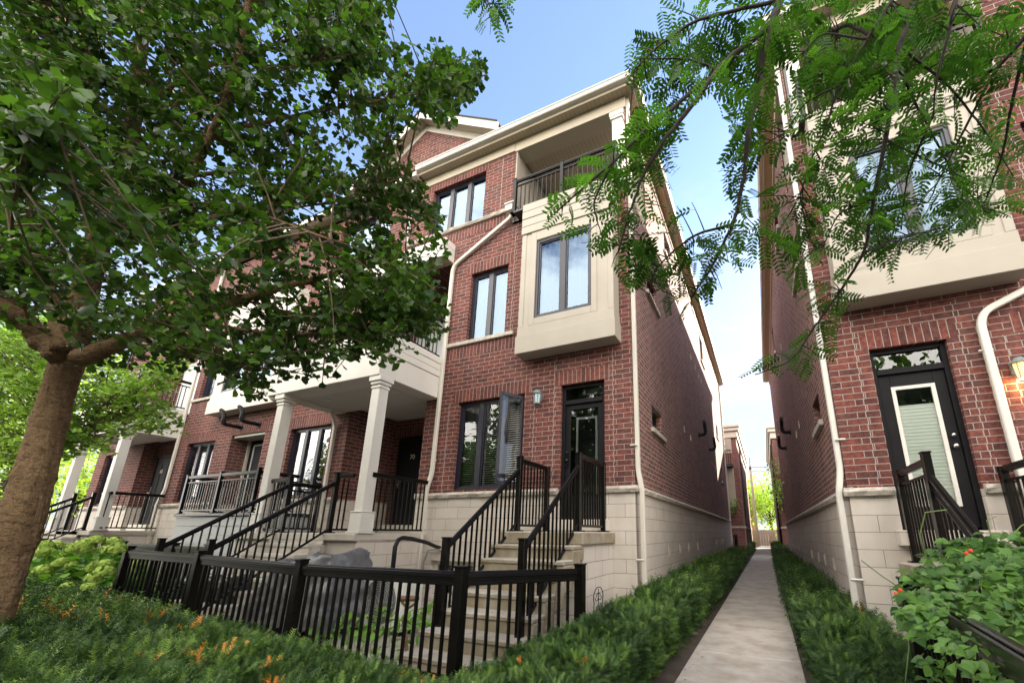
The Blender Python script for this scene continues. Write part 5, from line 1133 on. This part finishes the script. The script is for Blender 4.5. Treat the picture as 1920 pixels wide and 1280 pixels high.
for i, (px, py, d, r, lab) in enumerate(((20, 870, 24, 4.5, 'bright yellow-green tree beyond the far end of the row'), (110, 760, 30, 6, 'tall green tree beyond the far end of the row'), (-60, 700, 20, 6, 'broad green tree at the left edge beyond the row'), (160, 900, 34, 4, 'low sunlit tree at the end of the row, seen between trunk and porch'))):
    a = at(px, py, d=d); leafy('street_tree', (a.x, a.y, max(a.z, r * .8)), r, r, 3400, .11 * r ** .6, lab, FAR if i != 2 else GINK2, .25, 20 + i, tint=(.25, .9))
# across the street, behind the photographer: what the windows mirror
OPP = ('the far porch', 'the glazed door', 'the alley', 'the right-hand townhouse', 'the far end of the row', 'the hydrangeas', 'the big trunk', 'the bean plant')
for i, (x, y) in enumerate(((-11, -9.5), (-3.5, -10.5), (5, -9.5), (12, -10), (-26, -10), (-18.5, -9.5), (-7, -15), (1, -15))):
    leafy('street_tree', (x, y, 5.4), 4.0, 4.6, 4600, .42, 'green street tree across the road, opposite ' + OPP[i], GINK, .2, 40 + i)
op = thing('opposite_townhouse', (-4, -24, 0), 'beige and brick townhouse across the street', 'townhouse')
m = MB(); m.box(-30, 22, -34, -24, 0, 9); m.build('brick_wall', BRICK, op)
m = MB()
for k in range(8): m.box(-28 + k * 6, -25 + k * 6, -24, -23.6, 3, 9.6)
m.build('bay', BEIGE, op)
for k in range(8):
    m = MB(); m.box(-27.3 + k * 6, -25.7 + k * 6, -23.61, -23.55, 4, 6.2); m.build('window', NAVY, op)

# ------------------------------------------------------------------ beyond the alley
def far_house(name, x_in, y0, dirx, h, label, bayx):
    t = thing(name, (x_in + dirx * 6, y0, 0), label, 'building'); s = dirx
    m = MB(); m.box(x_in, x_in + s * 12, y0, y0 + 15, -.1, h - .9); m.build('brick_wall', FARBRICK, t)
    m = MB(); m.box(x_in - s * .03, x_in + s * 12, y0 - .03, y0 + 15.03, 0, 1.7); m.build('base_course', FARBRICK, t); ledge = MB(); ledge.box(x_in - s * .06, x_in + s * 12, y0 - .06, y0 + 15.06, 1.7, 1.82); ledge.build('stone_ledge', LEDGE, t)
    m = MB(); m.box(x_in - s * .10, x_in + s * 12, y0 - .10, y0 + 15.1, h - .9, h - .45); m.box(x_in - s * .22, x_in + s * 12, y0 - .22, y0 + 15.2, h - .44, h - .2); m.box(x_in - s * .3, x_in + s * 12, y0 - .3, y0 + 15.3, h - .19, h); m.build('cornice', CREAM, t, .02)
    a, b = x_in + s * .32, x_in + s * 3.4
    m = MB(); m.box(a, b, y0 - .5, y0, 3.0, 5.55); m.box(a, b, y0 - .53, y0, 3.0, 3.4); m.box(a, b, y0 - .05, y0, 6.6, h - .9); m.build('bay', BEIGE, t, .01)
    m = MB(); m.box(x_in + s * .75, x_in + s * 1.75, y0 - .53, y0 - .5, 3.7, 5.2); w_ = m.build('window', NAVY, t); MB().quad((x_in + s * .82, y0 - .535, 3.77), (x_in + s * 1.68, y0 - .535, 3.77), (x_in + s * 1.68, y0 - .535, 5.13), (x_in + s * .82, y0 - .535, 5.13)).build('pane', GLASS, w_)
    m = MB(); m.box(x_in + s * .9, x_in + s * 1.9, y0 - .07, y0 - .05, 5.9, 7.5); w_ = m.build('window', NAVY, t); MB().quad((x_in + s * .97, y0 - .075, 5.97), (x_in + s * 1.83, y0 - .075, 5.97), (x_in + s * 1.83, y0 - .075, 7.43), (x_in + s * .97, y0 - .075, 7.43)).build('pane', GLASS, w_)
    m = MB(); m.box(a, b, y0 - 1.0, y0, 5.56, 5.75); bal = m.build('balcony', NAVY, t)
    m = MB(); m.box(a, b, y0 - 1.0, y0 - .96, 6.6, 6.66)
    x = min(a, b)
    while x < max(a, b): m.box(x, x + .025, y0 - .99, y0 - .97, 5.75, 6.6); x += .13
    m.build('balcony_rail', BLACK, bal)
    for y, z in ((y0 + 3, 6.2), (y0 + 8, 6.2), (y0 + 3, 3.4), (y0 + 8, 3.4)):
        m = MB(); m.box(x_in - s * .02, x_in + s * .05, y, y + .7, z, z + 1.0); m.build('side_window', NAVY, t)
    m = MB(); m.tube([(x_in - s * .08, y0 + 2.2, 0), (x_in - s * .08, y0 + 2.2, h - .9)], .05, 6); m.build('downspout', PIPE, t)
    return t
FARBRICK = brickmat('far_brick', c1=(.26, .10, .085), c2=(.15, .07, .065))
far_house('far_townhouse', -1.28, 29.0, -1, 8.55, 'brick building with balcony and pale cornice beyond the left row', -2.2)
far_house('far_townhouse', 1.0, 31.0, 1, 8.7, 'brick building peeking out behind the right-hand townhouse', 1.5)
fh2 = thing('distant_house', (-4, 60, 0), 'distant orange-brick house at the end of the alley', 'house')
m = MB(); m.box(-8, -1.15, 58, 70, 0, 5.6); m.build('brick_wall', plain('orange_brick', (.42, .20, .11), .85, .15, 8), fh2)
m = MB(); m.prism([(-8.4, 57.6, 5.6), (-.8, 57.6, 5.6), (-4.5, 57.6, 8.2)], (0, 13, 0)); m.build('roof', ROOFM, fh2)
m = MB(); m.box(-2.6, -1.6, 57.94, 58.0, 3.4, 4.9); m.build('window', WHITE, fh2); m = MB(); m.box(-2.7, -1.6, 57.93, 58, .4, 2.4); m.build('door', WHITE, fh2)
pole = thing('utility_pole', (-1.02, 50, 0), 'leaning grey wooden utility pole above the alley end', 'pole')
m = MB(); a, b = at(1422, 1022, y=50), at(1406, 872, y=50); m.tube([(a.x, 50, -.1), (b.x, 50, b.z)], [.17, .12], 10); m.build('shaft', plain('weathered_wood', (.22, .18, .14), .9, .25, 9, .4), pole)
m = MB(); m.tube([(b.x + .02, 50, b.z), (b.x + .02, 50, b.z + .9)], .03, 6); m.box(b.x - .12, b.x + .12, 49.86, 50.0, b.z - .5, b.z - .2); m.build('pole_top_fitting', PIPE, pole)
for k, (dx, dz) in enumerate(((30, 2.5), (28, 1.2))):
    m = MB(); m.tube([(b.x, 50, b.z - .2 - k * .5), (b.x + dx / 2, 50.5, b.z - .9 - k * .5), (b.x + dx, 52, b.z + dz - 1 - k)], .02, 4); tag(m.build('overhead_wire', PIPE), ('upper', 'lower')[k] + ' thin overhead wire running right from the utility pole', 'wire')
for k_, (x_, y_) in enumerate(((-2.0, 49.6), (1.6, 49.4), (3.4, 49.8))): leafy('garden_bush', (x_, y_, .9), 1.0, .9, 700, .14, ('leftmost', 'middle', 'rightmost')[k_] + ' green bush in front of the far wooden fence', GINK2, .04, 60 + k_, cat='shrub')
wf = thing('wooden_fence', (1, 51, 0), 'grey wooden board fence across the far end of the alley', 'fence')
m = MB()
for k in range(40): m.box(-4 + k * .26, -4 + k * .26 + .245, 51, 51.03, .05, 1.75 + .02 * (k % 3))
m.build('boards', 'weathered_wood', wf); m = MB(); m.box(-4, 6.4, 51.031, 51.08, .5, .6); m.box(-4, 6.4, 51.031, 51.08, 1.3, 1.4); m.build('rails', 'weathered_wood', wf)
o = MB(); 
for k in range(14):
    a0, a1 = math.pi * (.5 + k / 28), math.pi * (.5 + (k + 1) / 28)
    o.box(-.95 + 1.3 * math.cos(a1) - .02, -.95 + 1.3 * math.cos(a0) + .1, 44.2 + 1.3 * math.sin(a0) - .1, 44.2 + 1.3 * math.sin(a1) + .05, 0, .12)
o = o.build('lane_kerb', SLAB); o['kind'] = 'structure'
bn = thing('recycling_bin', (-2.3, 26.6, 0), 'blue recycling bin behind the left row', 'bin')
m = MB(); m.prism([(-2.55, 26.3, .05), (-2.0, 26.3, .05), (-1.95, 26.3, .8), (-2.6, 26.3, .8)], (0, .6, 0)); m.build('body', plain('blue_plastic', (.02, .05, .25), .4), bn, .02)
m = MB(); m.box(-2.63, -1.92, 26.25, 26.95, .805, .87); m.build('lid', 'blue_plastic', bn, .02)
railing('courtyard_railing', (-2, 28, 0), 'black courtyard railing between the left row and the far brick building', 'railing', [(-1.75, 27.0, 0, 1.3), (-1.75, 28.6, 0, 1.3), (-3.4, 27.0, 0, 1.3)], [((-1.75, 27.04, 1.22), (-1.75, 28.56, 1.22), 1.0), ((-1.79, 27.0, 1.22), (-3.36, 27.0, 1.22), 1.0)])

# ------------------------------------------------------------------ things on the patio behind the fence
def crumple(m, name, mat, parent, amp, sub=4, seed=1):
    o = m.build(name, mat, parent); bm = bmesh.new(); bm.from_mesh(o.data)
    bmesh.ops.subdivide_edges(bm, edges=bm.edges[:], cuts=sub, use_grid_fill=True); g = random.Random(seed)
    bm.normal_update()
    for v in bm.verts:
        p = v.co; k = 1.1 - 1.6 * abs(math.sin(p.x * 5.3 + p.y * 4.1 + .9 * math.sin(p.z * 4))) + .5 * abs(math.sin(p.z * 11 + p.x * 8 + 2 * math.sin(p.x * 5))) + .4 * math.sin(p.x * 23 - p.z * 17) + g.uniform(-.28, .28)
        v.co += v.normal * amp * k
    bm.to_mesh(o.data); bm.free(); o.data.polygons.foreach_set('use_smooth', [True] * len(o.data.polygons)); return o
TARP = plain('silver_tarp', (.115, .115, .12), .45, .35, 7, 1.0, 32)
PLAST = plain('black_plastic_sheet', (.03, .03, .035), .22, .3, 6, .4, 18)
g_ = thing('covered_grill', (-6.1, 4.25, 0), 'barbecue under a wrinkled silver-grey tarp behind the fence', 'grill cover')
m = MB(); P8 = [(-7.0, 3.85, .08), (-5.25, 3.85, .08), (-5.25, 4.62, .08), (-7.0, 4.62, .08), (-6.65, 3.95, .84), (-5.40, 3.95, 1.04), (-5.38, 4.55, 1.06), (-6.65, 4.55, .86)]
m.add(P8, [(0, 3, 2, 1), (4, 5, 6, 7), (0, 1, 5, 4), (1, 2, 6, 5), (2, 3, 7, 6), (3, 0, 4, 7)]); crumple(m, 'tarp', TARP, g_, .045, 22)
for x in (-6.6, -5.6):
    for y in (4.0, 4.45): MB().tube([(x, y, 0), (x, y, .4)], .03, 8).build('leg', PIPE, g_)
b_2 = thing('wrapped_cushion_box', (-8.0, 4.1, 0), 'low storage box wrapped in shiny black plastic beside the silver tarp', 'box')
m = MB(); P8 = [(-8.9, 3.7, .1), (-7.15, 3.7, .1), (-7.15, 4.4, .1), (-8.9, 4.4, .1), (-8.8, 3.75, .58), (-7.2, 3.75, .66), (-7.2, 4.35, .66), (-8.8, 4.35, .6)]
m.add(P8, [(0, 3, 2, 1), (4, 5, 6, 7), (0, 1, 5, 4), (1, 2, 6, 5), (2, 3, 7, 6), (3, 0, 4, 7)]); crumple(m, 'plastic_wrap', PLAST, b_2, .03, 16, 2)
m = MB(); m.box(-8.85, -7.2, 3.75, 4.35, .0, .09); m.build('pallet', 'weathered_wood', b_2)
ac = thing('air_conditioner', (-5.1, 4.55, 0), 'white outdoor air conditioner unit with round fan grille behind the fence', 'air conditioner')
m = MB(); m.box(-5.62, -4.55, 4.45, 4.80, .06, .80); m.build('casing', plain('ac_casing', (.62, .61, .58), .5, .06, 3), ac, .015)
m = MB(); cx, cz = -4.98, .42
for r_ in np.linspace(.06, .29, 8): m.tube([(cx + r_ * math.cos(t), 4.435, cz + r_ * math.sin(t)) for t in np.linspace(0, 2 * math.pi, 25)], .006, 4, cap=False)
for k in range(8): t = k * math.pi / 4; m.tube([(cx, 4.436, cz), (cx + .29 * math.cos(t), 4.436, cz + .29 * math.sin(t))], .005, 4)
m.build('fan_grille', plain('grille_grey', (.22, .22, .22), .5), ac); m = MB(); m.lathe((cx, 4.4495, cz), [(0, 0), (.3, 0)], 24)
m = MB(); m.add([(cx + .3 * math.cos(t), 4.447, cz + .3 * math.sin(t)) for t in np.linspace(0, 2 * math.pi, 24, endpoint=False)], [tuple(range(24))]); m.build('fan_opening', plain('fan_grey', (.085, .085, .085), .6), ac)
m = MB()
for k in range(9): m.box(-5.58, -5.34, 4.436, 4.449, .14 + k * .07, .17 + k * .07)
m.build('side_louvre', PIPE, ac)
for q_ in (-5.6, -4.7): MB().box(q_, q_ + .1, 4.5, 4.75, 0, .06).build('foot', PIPE, ac)
hs = thing('coolant_pipe', (-6.3, 6.3, 0), 'black insulated pipe bending down from the wall outlet behind the fence', 'pipe')
m = MB(); m.tube([(-5.72, 6.38, 1.05), (-5.68, 6.2, 1.08), (-5.52, 5.8, 1.16), (-5.36, 5.3, 1.23), (-5.27, 5.0, 1.25), (-5.23, 4.88, 1.22), (-5.21, 4.82, 1.12), (-5.2, 4.815, .8)], .034, 8); m.build('insulation', PIPE, hs, smooth=True)
m = MB(); m.lathe((-5.72, 6.36, 1.0), [(0, 0), (.045, .01), (.045, .08), (0, .09)], 10); m.build('wall_cap', CREAM, hs)
m = MB(); m.tube([(-5.75, 6.36, 1.03), (-5.98, 6.33, 1.0), (-6.05, 6.33, .8), (-6.05, 6.33, .3)], .014, 6); m.build('drain_hose', plain('grey_hose', (.2, .2, .2), .6), hs)
tl = thing('garden_spade', (-3.62, 3.62, 0), 'old garden spade with a worn wooden D-handle stuck in the ground', 'spade')
m = MB(); m.tube([(-3.55, 3.62, .05), (-3.60, 3.62, .25), (-3.66, 3.62, .42), (-3.62, 3.62, .56)], [.018, .02, .02, .016], 8); m.build('shaft', plain('worn_wood', (.16, .09, .05), .8, .3, 20), tl)
m = MB(); m.tube([(-3.74, 3.62, .64), (-3.50, 3.62, .655)], .03, 8); m.tube([(-3.62, 3.62, .55), (-3.71, 3.62, .60), (-3.73, 3.62, .64)], .014, 6); m.tube([(-3.62, 3.62, .55), (-3.53, 3.62, .60), (-3.51, 3.62, .65)], .014, 6); m.build('handle', 'worn_wood', tl)
m = MB(); m.box(-3.65, -3.46, 3.61, 3.63, -.1, .08); m.build('blade', PIPE, tl)
tr_ = thing('wire_trellis', (-2.05, 4.9, 0), 'small scrolled wire trellis by the stone side of the steps', 'trellis')
a = at(1122, 1118, x=-2.12); m = MB()
m.tube([(a.x, a.y + .17 * math.cos(t), a.z + .12 * math.sin(t)) for t in np.linspace(-.5, 3.64, 16)], .006, 5)
m.tube([(a.x, a.y - .15, a.z - .05), (a.x, a.y - .18, a.z - .3), (a.x, a.y - .22, .0)], .006, 5)
for s in (-1, 1): m.tube([(a.x, a.y + s * (.02 + .05 * (t / 6.3)) + .045 * math.cos(t) * s, a.z + .045 * math.sin(t)) for t in np.linspace(0, 6.3, 14)], .005, 5)
m.tube([(a.x, a.y, a.z - .12), (a.x, a.y, a.z + .10)], .005, 5); m.build('scrolls', PIPE, tr_); m = MB(); m.tube([(a.x, a.y + .15, a.z - .05), (a.x, a.y + .14, .0)], .006, 5); m.build('stake', PIPE, tr_)
ch = thing('folding_stool', (-10.7, 5.8, 1.72), 'small folding wooden stool on the raised balcony', 'stool')
m = MB()
for k in range(5): m.box(-10.95 + k * .1, -10.87 + k * .1, 5.62, 5.98, 2.2, 2.22)
m.build('seat', plain('warm_wood', (.30, .14, .06), .5, .2, 12), ch)
for y in (5.65, 5.95):
    for s in (-1, 1): m = MB(); m.beam((-10.72 - s * .2, y, 1.72), (-10.72 + s * .2, y + .001 * s, 2.2), .02, .03); m.build('leg', 'warm_wood', ch)

# ------------------------------------------------------------------ groups of repeats
GR = {'railing': 'black metal railings on stairs, porches and balconies', 'stairs': 'concrete steps up to the house doors', 'hedge': 'clipped yew hedges', 'tree': 'trees', 'townhouse': 'brick townhouses', 'building': 'brick buildings beyond the alley', 'wire': 'overhead wires'}
for o in [o for o in COL.objects if o.parent is None and 'category' in o]:
    if o['category'] in GR: o['group'] = GR[o['category']]
    if o.name.startswith('garden_fence'): o['group'] = 'low black garden fences'
